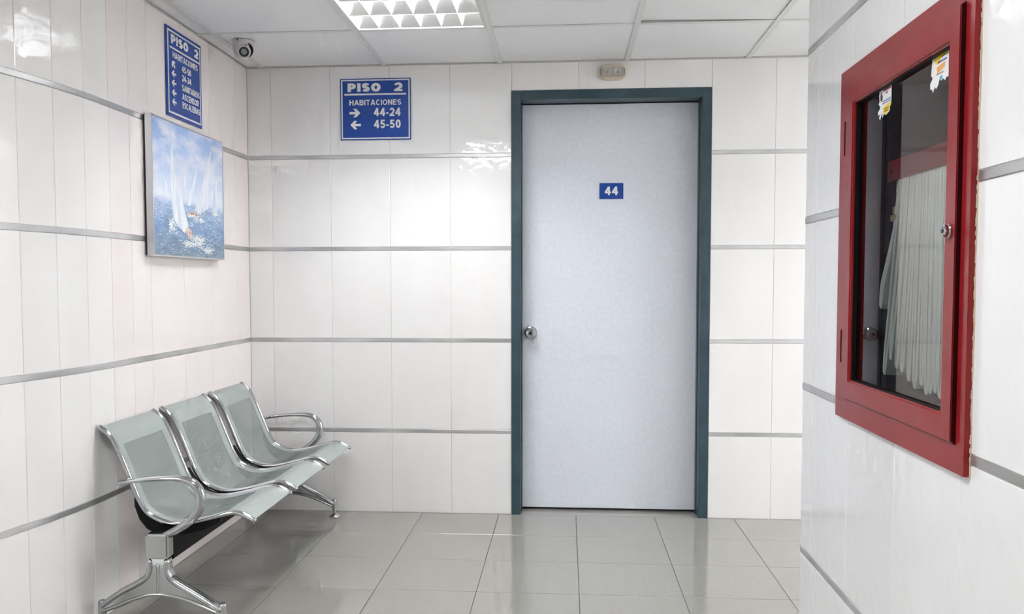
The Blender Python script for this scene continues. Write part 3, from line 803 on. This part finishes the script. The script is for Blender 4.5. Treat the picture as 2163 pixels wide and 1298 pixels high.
def brush(name, m_, count, zone, su, sv_, lift):
    """many small flat brush marks as one painted layer"""
    bm = bmesh.new()
    for _ in range(count):
        u_, v_ = zone(); a_ = random.uniform(-0.28, 0.28); w_ = su*random.uniform(0.4, 1.3); h_ = sv_*random.uniform(0.4, 1.3)
        pl = [(-w_, 0), (-w_*0.4, -h_), (w_*0.5, -h_*0.8), (w_, h_*0.2), (w_*0.2, h_)]
        pl = [(u_+p*math.cos(a_)-q*math.sin(a_), v_+p*math.sin(a_)+q*math.cos(a_)) for p, q in pl]
        if min(p for p, _ in pl) < 0.004 or max(p for p, _ in pl) > 0.996 or min(q for _, q in pl) < 0.004 or max(q for _, q in pl) > 0.996: continue
        up = lift+0.00000035*_*(1 if count < 40 else 0.4); bm.faces.new([bm.verts.new(fp(p, q, up)) for p, q in pl])
    o = part(name, from_bm(name, bm, m_), canvas); o['kind'] = 'stuff'; return o
g_ = random.gauss
WDK = mat('dark_wave_paint', lin((104, 130, 160)), 0.5); WLT = mat('light_wave_paint', lin((196, 212, 230)), 0.5)
brush('wave_strokes_dark', WDK, 420, lambda: (random.random(), 0.36*random.random()**1.2), 0.026, 0.0030, 0.00002)
brush('wave_strokes_light', WLT, 380, lambda: (random.random(), 0.38*random.random()**1.2), 0.020, 0.0024, 0.00006)
spots = [(0.60, 0.13, 0.075, 0.035, 60), (0.24, 0.225, 0.035, 0.035, 36), (0.74, 0.06, 0.06, 0.018, 34), (0.46, 0.10, 0.07, 0.014, 30), (0.52, 0.325, 0.06, 0.010, 20), (0.86, 0.37, 0.03, 0.008, 12), (0.62, 0.30, 0.05, 0.014, 20)]
for uc, vc, ru, rv, k in spots: brush('foam_strokes', FOAMP, k*4, lambda uc=uc, vc=vc, ru=ru, rv=rv: (g_(uc, ru*0.7), g_(vc, rv*0.7)), 0.0095, 0.0048, 0.00078)

# ------------------------------------------------------------------ waiting bench
bench = tag(empty('waiting_bench', (-1.36, -0.83, 0)), 'three-seat perforated steel waiting bench with chrome arms along the side wall', 'bench')
PROF = [(-1.587, .668), (-1.553, .640), (-1.527, .595), (-1.502, .535), (-1.479, .478), (-1.456, .423), (-1.428, .379), (-1.388, .354), (-1.343, .342), (-1.284, .345), (-1.215, .360), (-1.140, .380), (-1.106, .381), (-1.075, .370), (-1.053, .357)]
def prof_curve():
    a = catmull([Vector((x, 0, z)) for x, z in PROF[:5]], 7); c = catmull([Vector((x, 0, z)) for x, z in PROF[4:]], 7)
    return a+c[1:]
CURVE = prof_curve()
arc = [0.0]
for p, q in zip(CURVE, CURVE[1:]): arc.append(arc[-1]+(q-p).length)
SEATS = [(-1.508, -1.108), (-1.036, -0.632), (-0.552, -0.160)]
PERF = perforated(0.39, arc[-1])
for y0, y1 in SEATS:
    bm = bmesh.new(); ul = bm.loops.layers.uv.new('UVMap')
    a, c = y0+0.002, y1-0.002
    cols = 5; rows = []
    for side in (0, 1):
        grid = []
        for i, p in enumerate(CURVE):
            t = (CURVE[min(i+1, len(CURVE)-1)]-CURVE[max(i-1, 0)]).normalized(); nn = Vector((-t.z, 0, t.x))
            grid.append([bm.verts.new((p.x-nn.x*0.0016*side, a+(c-a)*k/(cols-1), p.z-nn.z*0.0016*side)) for k in range(cols)])
        rows.append(grid)
    uvof = {}
    for side in (0, 1):
        for i in range(len(CURVE)):
            for k in range(cols): uvof[rows[side][i][k]] = ((c-a)*k/(cols-1), arc[i])
    for side in (0, 1):
        g = rows[side]
        for i in range(len(CURVE)-1):
            for k in range(cols-1):
                q = (g[i][k], g[i][k+1], g[i+1][k+1], g[i+1][k]); bm.faces.new(q if side == 0 else q[::-1])
    for i in (0, len(CURVE)-1):
        for k in range(cols-1): bm.faces.new((rows[0][i][k], rows[0][i][k+1], rows[1][i][k+1], rows[1][i][k]))
    for f_ in bm.faces:
        for lp in f_.loops: lp[ul].uv = uvof[lp.vert]
    bmesh.ops.recalc_face_normals(bm, faces=bm.faces)
    me = bpy.data.meshes.new('seat_shell'); bm.to_mesh(me); bm.free(); me.materials.append(PERF); shade(me, 0.09)
    seat = part('seat_shell', me, bench)
    for yy in (y0, y1):
        bm = bmesh.new()
        sweep_bm(bm, [Vector((p.x, yy, p.z-0.001)) for p in CURVE], (0.0088, 0.0088), (0, 1, 0), 12, 0.0088)
        me = from_bm('side_rail', bm, CHROME); shade(me, 1.0); part('side_rail', me, seat)
box_ = lambda nm, m_, q, par, bev=0.0: part(nm, (lambda b_: (bbox(b_, *q), bmesh.ops.bevel(b_, geom=list(b_.edges), offset=bev, segments=2, affect='EDGES') if bev else None, from_bm(nm, b_, m_))[2])(bmesh.new()), par)
box_('beam', BLACK, (-1.398, -1.326, -1.535, -0.125, 0.222, 0.300), bench, 0.004)
BR = [(-1.474, .437), (-1.452, .402), (-1.425, .368), (-1.388, .344), (-1.343, .332), (-1.284, .335), (-1.215, .350), (-1.17, .362),
      (-1.175, .345), (-1.23, .318), (-1.30, .300), (-1.40, .298), (-1.432, .318), (-1.458, .350), (-1.474, .395)]
for yc, wd in ((-1.492, 0.024), (-1.072, 0.048), (-0.592, 0.060), (-0.178, 0.024)):
    bm = bmesh.new(); prism_bm(bm, BR, XZ, yc-wd/2, yc+wd/2, 0.002, 1); part('seat_bracket', from_bm('seat_bracket', bm, BLACK), bench)
ARM = [(-1.498, .487, .008, .012), (-1.44, .497, .008, .013), (-1.36, .505, .009, .014), (-1.287, .506, .011, .015), (-1.244, .494, .014, .017), (-1.219, .464, .016, .018), (-1.214, .430, .017, .018), (-1.228, .394, .016, .018), (-1.258, .360, .015, .018), (-1.30, .332, .014, .018), (-1.335, .314, .014, .018), (-1.362, .300, .014, .018)]
LEG = [(-1.399, .236), (-1.324, .236), (-1.323, .190), (-1.311, .164), (-1.285, .144), (-1.228, .112), (-1.18, .085), (-1.150, .073), (-1.146, .046), (-1.170, .053), (-1.22, .076), (-1.28, .097), (-1.33, .106), (-1.362, .108),
       (-1.40, .104), (-1.45, .089), (-1.50, .067), (-1.545, .049), (-1.568, .046), (-1.566, .073), (-1.540, .088), (-1.49, .121), (-1.44, .147), (-1.413, .166), (-1.400, .190)]
RIDGES = [([(-1.333, .226), (-1.332, .196), (-1.319, .168), (-1.287, .145), (-1.230, .113), (-1.184, .086), (-1.156, .068)], 0.0115, 0.022),
          ([(-1.390, .226), (-1.391, .196), (-1.404, .170), (-1.438, .147), (-1.490, .119), (-1.538, .087), (-1.560, .070)], 0.0115, 0.022),
          ([(-1.160, .056), (-1.22, .082), (-1.28, .103), (-1.33, .113), (-1.362, .115), (-1.40, .111), (-1.45, .096), (-1.50, .074), (-1.552, .055)], 0.0088, 0.020),
          ([(-1.362, .212), (-1.362, .17), (-1.362, .122)], 0.0105, 0.018)]
for yl, sg_ in ((-1.560, -1), (-0.100, 1)):
    path = catmull([Vector((x, yl, z)) for x, z, _, _ in ARM], 5)
    ss = catmull([Vector((p[2], p[3], 0)) for p in ARM], 5)
    bm = bmesh.new(); sweep_bm(bm, path, [(s.x, s.y) for s in ss], (0, 1, 0), 16, 0.008)
    me = from_bm('armrest', bm, CHROME); shade(me, 1.0); arm = part('armrest', me, bench)
    bm = bmesh.new(); lathe_bm(bm, [(0.006, 0.0), (0.006, 0.05)], 12, (-1.483, yl, 0.489), (0, -sg_, 0)); me = from_bm('arm_bolt', bm, CHROME); shade(me); part('arm_bolt', me, arm)
    post = box_('post_block', CAST, (-1.400, -1.322, yl-0.025, yl+0.025, 0.238, 0.322), bench, 0.006)
    bm = bmesh.new(); prism_bm(bm, LEG, XZ, yl-0.013, yl+0.013, 0.004, 2); me = from_bm('leg', bm, CAST); shade(me, 0.6); leg = part('leg', me, bench)
    for pts, sa, sb in RIDGES:
        pth = catmull([Vector((x, yl, z)) for x, z in pts], 5)
        bm = bmesh.new(); sweep_bm(bm, pth, (sa, sb), (0, 1, 0), 14, sa); me = from_bm('leg_ridge', bm, CAST); shade(me, 1.0); part('leg_ridge', me, leg)
    for xf_ in (-1.566, -1.146):
        bm = bmesh.new()
        lathe_bm(bm, [(0.0, 0.088), (0.008, 0.087), (0.0125, 0.083), (0.0135, 0.078), (0.0135, 0.034), (0.008, 0.032), (0.008, 0.016), (0.012, 0.013), (0.026, 0.005), (0.027, 0.0012), (0.027, 0.0)], 20, (xf_, yl, 0))
        me = from_bm('foot', bm, CHROME); shade(me, 0.8); part('foot', me, leg)

# ------------------------------------------------------------------ fire hose cabinet
cab = tag(empty('hose_cabinet', (XR, -2.59, 0.842)), 'red metal fire hose cabinet with a glass door set in the right wall', 'cabinet')
cx = XR-0.0115
OY0, OY1, OZ0, OZ1 = -2.941, -2.240, 0.842, 1.646
def ring(bm, x0, x1, o, i):
    """rectangular ring, o and i = (y0, y1, z0, z1)"""
    bbox(bm, x0, x1, o[0], i[0], o[2], o[3]); bbox(bm, x0, x1, i[1], o[1], o[2], o[3])
    bbox(bm, x0, x1, i[0], i[1], o[2], i[2]); bbox(bm, x0, x1, i[0], i[1], i[3], o[3])
bm = bmesh.new(); ring(bm, cx, XR-0.0004, (OY0, OY1, OZ0, OZ1), (-2.894, -2.318, 0.903, 1.598))
part('flange', from_bm('flange', bm, RED), cab)
bm = bmesh.new()
x0, x1 = XR-0.0004, 0.89
bbox(bm, x0, x1, CY0+0.002, CY0+0.006, CZ0+0.002, CZ1-0.002); bbox(bm, x0, x1, CY1-0.006, CY1-0.002, CZ0+0.002, CZ1-0.002)
bbox(bm, x0, x1, CY0+0.006, CY1-0.006, CZ0+0.002, CZ0+0.006); bbox(bm, x0, x1, CY0+0.006, CY1-0.006, CZ1-0.006, CZ1-0.002)
bbox(bm, x1-0.004, x1, CY0+0.006, CY1-0.006, CZ0+0.006, CZ1-0.006)
part('cabinet_box', from_bm('cabinet_box', bm, REDIN), cab)
dx = 0.6335; D0 = (-2.908, -2.302, 0.891, 1.610); D1 = (-2.863, -2.358, 0.937, 1.556)
cdoor = empty('cabinet_door', (dx, D0[1], D0[2])); cdoor.parent = cab; cdoor.location = Vector(cdoor.location)-Vector(cab.location)
bm = bmesh.new()     # mitred frame
def frame_bm(bm, xa, xb, o, i):
    oc = [(o[0], o[2]), (o[1], o[2]), (o[1], o[3]), (o[0], o[3])]; ic = [(i[0], i[2]), (i[1], i[2]), (i[1], i[3]), (i[0], i[3])]
    V = lambda pts, x: [bm.verts.new((x, a, b_)) for a, b_ in pts]
    of, jf, ob, jb = V(oc, xa), V(ic, xa), V(oc, xb), V(ic, xb)
    for k in range(4):
        m_ = (k+1) % 4
        for q in ((of[k], of[m_], jf[m_], jf[k]), (ob[k], jb[k], jb[m_], ob[m_]), (of[k], ob[k], ob[m_], of[m_]), (jf[k], jf[m_], jb[m_], jb[k])): bm.faces.new(q)
frame_bm(bm, dx, cx-0.0004, D0, D1)
ed = [e_ for e_ in bm.edges if abs(e_.verts[0].co.x-dx) < 1e-6 and abs(e_.verts[1].co.x-dx) < 1e-6 and (abs(e_.verts[0].co.y-e_.verts[1].co.y) < 1e-6 or abs(e_.verts[0].co.z-e_.verts[1].co.z) < 1e-6)]
bmesh.ops.bevel(bm, geom=ed, offset=0.0035, segments=3, affect='EDGES')
part('door_frame', from_bm('door_frame', bm, RED), cdoor)
gx = 0.650
bm = bmesh.new(); ring(bm, dx+0.008, gx-0.0002, (D1[0]-0.001, D1[1]+0.001, D1[2]-0.001, D1[3]+0.001), (D1[0]+0.0015, D1[1]-0.0015, D1[2]+0.0015, D1[3]-0.0015))
part('glass_gasket', from_bm('glass_gasket', bm, BLACK), cdoor)
v = [(gx, D1[0]-0.008, D1[2]-0.008), (gx, D1[1]+0.008, D1[2]-0.008), (gx, D1[1]+0.008, D1[3]+0.008), (gx, D1[0]-0.008, D1[3]+0.008)]
v += [(gx+0.003, a, b_) for _, a, b_ in v]
me = mesh('glass_pane', v, [(3, 2, 1, 0), (4, 5, 6, 7), (0, 1, 5, 4), (1, 2, 6, 5), (2, 3, 7, 6), (3, 0, 4, 7)], [GLASS, GLASSB])
for k, p in enumerate(me.polygons): p.material_index = 0 if k == 0 else 1
part('glass_pane', me, cdoor)
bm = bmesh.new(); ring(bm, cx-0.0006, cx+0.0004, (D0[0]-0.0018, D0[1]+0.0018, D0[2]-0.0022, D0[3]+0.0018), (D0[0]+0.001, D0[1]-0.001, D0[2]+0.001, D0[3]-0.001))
part('door_gap_shade', from_bm('door_gap_shade', bm, REDDK), cdoor)  # thin dark ring painted as the shadow gap between door and flange
box_('door_edge_shade', REDDK, (dx+0.0008, cx-0.0006, D0[0]-0.0016, D0[0]-0.0001, D0[2]+0.002, D0[3]-0.002), cdoor)  # dark strip that paints the shade on the door's near side
lock = lathe('cabinet_lock', CHROME, [(0.0125, 0.0), (0.0125, 0.004), (0.0105, 0.006), (0.0105, 0.011), (0.008, 0.0125), (0.0, 0.0125)], (dx+0.0005, -2.886, 1.243), (-1, 0, 0), cdoor, 24)
lathe('keyhole_disc', DKGLASS, [(0.0035, 0.012), (0.0035, 0.0135), (0.0, 0.0135)], (dx, -2.886, 1.243), (-1, 0, 0), lock, 14, False)
for za, zb in ((1.447, 1.524), (0.973, 1.048)):
    bm = bmesh.new(); lathe_bm(bm, [(0.0052, za), (0.0052, zb)], 14, (dx+0.0036, D0[1]-0.001, 0)); me = from_bm('hinge_barrel', bm, REDDK); shade(me); part('hinge_barrel', me, cab)
bm = bmesh.new()      # crumbling bead of sealant where the flange meets the tiles
random.seed(11)
for k in range(110):
    za = OZ0-0.004+(OZ1-OZ0)*k/110; zb = OZ0-0.004+(OZ1-OZ0)*(k+1)/110; wd = 0.0016+0.0009*math.sin(k*0.23)+random.uniform(-0.0005, 0.0005)
    bbox(bm, XR-random.uniform(0.0012, 0.003), XR+0.0005, OY0-wd, OY0, za, zb)
part('sealant_bead', from_bm('sealant_bead', bm, FOAM), cab)
box_('hose_rack', RED, (0.668, 0.672, -2.905, -2.484, 1.366, 1.408), cab)
lathe('rack_screw', CHROME, [(0.004, 0.0), (0.004, 0.002), (0.0, 0.003)], (0.668, -2.512, 1.386), (-1, 0, 0), cab, 10)
# stickers on the glass
def sticker(name, label, polys_):
    t = tag(empty(name, (gx, polys_[0][1][0][0], polys_[0][1][0][1])), label, 'sticker', 'torn stickers on the cabinet glass')
    for i, (nm, pl, m_) in enumerate(polys_):
        bm = bmesh.new(); prism_bm(bm, pl, YZ, gx-0.0003-0.00025*(i > 0), gx-0.0001-0.0002*(i > 0)); part(nm, from_bm(nm, bm, m_), t)
    return t
def sv(y0, y1, z0, z1, pts): return [(y0+(y1-y0)*a, z1+(z0-z1)*b_) for a, b_ in pts]
A1 = (-2.472, -2.553, 1.500, 1.559)
q1 = lambda pts: sv(*A1, pts)
sticker('torn_sticker', 'torn white and yellow sticker on the upper left of the cabinet glass', [
    ('paper', q1([(0.12, 0.02), (0.97, 0.02), (0.97, 0.70), (0.88, 0.78), (0.86, 0.92), (0.62, 1.0), (0.45, 0.93), (0.36, 1.05), (0.33, 0.85), (0.18, 1.08), (0.10, 0.98), (0.20, 0.86), (0.06, 0.90), (0.0, 0.78), (0.12, 0.70), (0.18, 0.62), (0.05, 0.50), (0.12, 0.42), (0.08, 0.22)]), WHITE),
    ('yellow_field', q1([(0.40, 0.70), (0.96, 0.60), (0.96, 0.70), (0.85, 0.78), (0.83, 0.90), (0.62, 0.97), (0.42, 0.92)]), YELLOW),
    ('print_line', q1(rect(0.40, 0.90, 0.08, 0.15)), INKRED), ('print_line', q1(rect(0.58, 0.70, 0.20, 0.27)), INKRED),
    ('print_line', q1(rect(0.34, 0.93, 0.46, 0.50)), INKBLUE), ('print_line', q1(rect(0.34, 0.93, 0.54, 0.58)), INKBLUE),
    ('emblem', q1([(0.20, 0.16), (0.28, 0.14), (0.26, 0.28), (0.36, 0.24), (0.33, 0.42), (0.22, 0.46), (0.18, 0.32)]), INKDK),
    ('print_line', q1(rect(0.48, 0.82, 0.76, 0.79)), INKDK), ('print_line', q1(rect(0.50, 0.80, 0.84, 0.87)), INKDK)])
A2 = (-2.746, -2.824, 1.499, 1.563)
q2 = lambda pts: sv(*A2, pts)
sticker('torn_sticker', 'torn yellow and white sticker on the upper right of the cabinet glass', [
    ('paper', q2([(0.10, 0.02), (1.0, 0.02), (1.0, 0.84), (0.92, 0.80), (0.82, 0.88), (0.72, 0.80), (0.62, 0.84), (0.52, 0.76), (0.46, 0.92), (0.34, 1.0), (0.28, 0.92), (0.16, 1.06), (0.12, 0.95), (0.02, 0.94), (0.0, 0.78), (0.14, 0.66), (0.05, 0.56), (0.08, 0.28)]), WHITE),
    ('yellow_field', q2([(0.20, 0.06), (0.96, 0.06), (0.96, 0.18), (0.60, 0.22), (0.45, 0.36), (0.28, 0.30)]), YELLOW),
    ('orange_field', q2([(0.36, 0.42), (0.82, 0.36), (0.80, 0.50), (0.40, 0.60)]), ORANGE),
    ('print_line', q2(rect(0.42, 0.90, 0.28, 0.33)), INKBLUE), ('print_line', q2(rect(0.62, 0.94, 0.16, 0.19)), INKBLUE),
    ('print_line', q2(rect(0.36, 0.74, 0.60, 0.64)), BRASS), ('blue_spot', q2(rect(0.54, 0.68, 0.70, 0.80)), CYAN)])
# flat canvas hose folded over the rack pins
hs = tag(empty('fire_hose', (0.72, -2.6, 0.94)), 'white canvas fire hose hanging in folds inside the red cabinet', 'hose')
bott = [1.105, 0.965, 1.0, 0.985, 0.98, 0.965, 0.955, 0.965, 0.95, 0.955, 0.958, 0.95, 0.935, 0.925, 0.94, 0.93, 0.95]
path = []; n_f = len(bott)
y_top = -2.528
for i, zb in enumerate(bott):
    yt = y_top-0.0212*i; lean = 0.085*max(0.0, 1-i/7.0); hw = 0.0068
    zt = 1.36 if i else 1.29
    path += [Vector((0, yt+hw*0.6, zt)), Vector((0, yt+hw+lean*0.45, (zt+zb)/2+0.02)), Vector((0, yt+hw+lean*0.9, zb+0.05)), Vector((0, yt+hw*0.7+lean, zb+0.008)), Vector((0, yt+lean, zb)),
             Vector((0, yt-hw*0.7+lean, zb+0.008)), Vector((0, yt-hw+lean*0.9, zb+0.05)), Vector((0, yt-hw+lean*0.4, (1.36+zb)/2)), Vector((0, yt-hw*0.8, 1.354)), Vector((0, yt-0.0212/2, 1.362))]
path = catmull(path, 3)
bm = bmesh.new(); rings = []
hx0, hx1, th = 0.6715, 0.735, 0.0042
for i, p in enumerate(path):
    t = (path[min(i+1, len(path)-1)]-path[max(i-1, 0)]).normalized(); nn = Vector((0, -t.z, t.y))
    wob = 0.0006*(1+math.sin(i*0.13))
    sec = [(hx0+wob, 0.4*th), (hx0+0.0016+wob, th), (hx1+wob, th), (hx1+wob, -th), (hx0+0.0016+wob, -th), (hx0+wob, -0.4*th)]
    rings.append([bm.verts.new((a, p.y+nn.y*q, p.z+nn.z*q)) for a, q in sec])
for a, b_ in zip(rings, rings[1:]):
    for k in range(6): bm.faces.new((a[k], a[(k+1) % 6], b_[(k+1) % 6], b_[k]))
bm.faces.new(rings[0]); bm.faces.new(rings[-1])
me = from_bm('canvas_tube', bm, HOSE); shade(me, 0.6)
part('canvas_tube', me, hs)
lathe('hose_coupling', BRASS, [(0.0, 0.0), (0.017, 0.0), (0.017, 0.012), (0.013, 0.014), (0.013, 0.030), (0.0, 0.030)], (0.684, -2.511, 1.284), (0, 0, 1), hs, 20)
for k, (ya, xa) in enumerate(((-2.522, 0.676), (-2.540, 0.676))):
    lathe('hose_pin', CHROME, [(0.0022, 0.0), (0.0022, 0.07), (0.0, 0.072)], (xa, ya, 1.298), (0, -0.05*k, 1), hs, 8)
nz_ = tag(empty('hose_nozzle', (0.712, -2.462, 1.270)), 'dark hose nozzle with a red collar hanging behind the rack bar in the cabinet', 'nozzle')
lathe('nozzle_barrel', GREYIN, [(0.0, 0.0), (0.011, 0.0), (0.014, 0.04), (0.014, 0.088), (0.0, 0.088)], (0.712, -2.462, 1.270), (0, 0, 1), nz_, 18)
lathe('nozzle_collar', RED, [(0.0142, 0.052), (0.0165, 0.054), (0.0165, 0.074), (0.0142, 0.076)], (0.712, -2.462, 1.270), (0, 0, 1), nz_, 18)

# ------------------------------------------------------------------ dome camera on the ceiling
CXc, CYc = -1.434, -0.487
sc_ = tag(empty('security_camera', (CXc, CYc, HC)), 'small white dome security camera on the ceiling in the corner', 'security camera')
lathe('camera_body', CAMW, [(0.047, 0.0), (0.047, -0.006), (0.0455, -0.010), (0.0455, -0.020), (0.043, -0.040), (0.038, -0.056), (0.029, -0.070), (0.015, -0.079), (0.0, -0.081)], (CXc, CYc, HC+0.001), (0, 0, 1), sc_, 32)
dv = Vector((0.34, -0.86, -0.38)).normalized(); oc = Vector((CXc, CYc, HC))+Vector((0.010, -0.018, -0.045))
ey = lathe('camera_eye', CAMW, [(0.030, 0.0), (0.030, 0.018), (0.028, 0.024), (0.025, 0.026), (0.022, 0.026), (0.021, 0.020), (0.0, 0.020)], oc, dv, sc_, 28)
lathe('lens_glass', DKGLASS, [(0.0215, 0.019), (0.0215, 0.022), (0.016, 0.024), (0.0, 0.0245)], oc, dv, ey, 28)
lathe('lens_ring', GREYIN, [(0.013, 0.024), (0.013, 0.0255), (0.010, 0.026), (0.008, 0.0255), (0.0, 0.0252)], oc, dv, ey, 24)
lathe('eye_slot', BLACK, [(0.0315, 0.002), (0.0335, 0.006), (0.0335, 0.010), (0.0315, 0.012)], oc+Vector((0.006, 0.004, 0.006)), dv, sc_, 28)
mk = bmesh.new(); bbox(mk, CXc+0.020, CXc+0.034, CYc-0.0436, CYc-0.0425, HC-0.030, HC-0.024); part('logo_mark', from_bm('logo_mark', mk, INKBLUE), sc_)
lathe('base_screw', BLACK, [(0.003, 0.0), (0.003, 0.003), (0.0, 0.003)], (CXc-0.008, CYc-0.045, HC-0.004), (0, -1, 0), sc_, 10)

# ------------------------------------------------------------------ emergency light above the door
em = tag(empty('emergency_light', (0.216, 0, 2.17)), 'oval beige emergency light on the wall above the door', 'emergency light')
def stadium(w_, h_, k=10):
    r = h_/2; out = []
    for i in range(k+1): a = -math.pi/2+math.pi*i/k; out.append((0.2165+w_/2-r+r*math.cos(a), 2.170+r*math.sin(a)))
    for i in range(k+1): a = math.pi/2+math.pi*i/k; out.append((0.2165-w_/2+r+r*math.cos(a), 2.170+r*math.sin(a)))
    return out
bm = bmesh.new(); prism_bm(bm, stadium(0.142, 0.076), XZ, -0.016, 0.0005, 0.006, 3); me = from_bm('housing', bm, BEIGE); shade(me, 0.6); part('housing', me, em)
bm = bmesh.new(); prism_bm(bm, rect(0.2165-0.050, 0.2165+0.050, 2.147, 2.193), XZ, -0.0165, -0.0155); part('reflector_plate', from_bm('reflector_plate', bm, mat('lens_backing', (0.42, 0.38, 0.35), 0.3, metal=0.5)), em)
for sx in (-1, 1):
    lathe('lamp_reflector', CHROME, [(0.004, 0.0), (0.012, 0.004), (0.018, 0.010), (0.016, 0.010), (0.006, 0.004), (0.0, 0.003)], (0.2165+sx*0.024, -0.0165, 2.170), (0, -1, 0), em, 20)
    lathe('bulb', GREYIN, [(0.003, 0.0), (0.004, 0.006), (0.0, 0.010)], (0.2165+sx*0.024, -0.0185, 2.170), (0, -1, 0), em, 12)
    lathe('side_screw', BLACK, [(0.0035, 0.0), (0.0035, 0.003), (0.0, 0.003)], (0.2165+sx*0.043, -0.0165, 2.170), (0, -1, 0), em, 12)
    bm = bmesh.new()
    prism_bm(bm, [(0.2165+sx*(0.054+0.004*math.cos(a)), 2.170+0.020*math.sin(a)) for a in [-1.2+0.3*i for i in range(9)]]+[(0.2165+sx*(0.0515+0.004*math.cos(a)), 2.170+0.020*math.sin(a)) for a in [1.2-0.3*i for i in range(9)]], XZ, -0.0172, -0.0162)
    part('lens_groove', from_bm('lens_groove', bm, INKDK), em)
lens = [(-0.050, 2.147), (0.050, 2.147), (0.050, 2.193), (-0.050, 2.193)]
bm = bmesh.new(); prism_bm(bm, [(0.2165+a, b_) for a, b_ in lens], XZ, -0.0295, -0.0287); part('clear_lens', from_bm('clear_lens', bm, LENS), em)
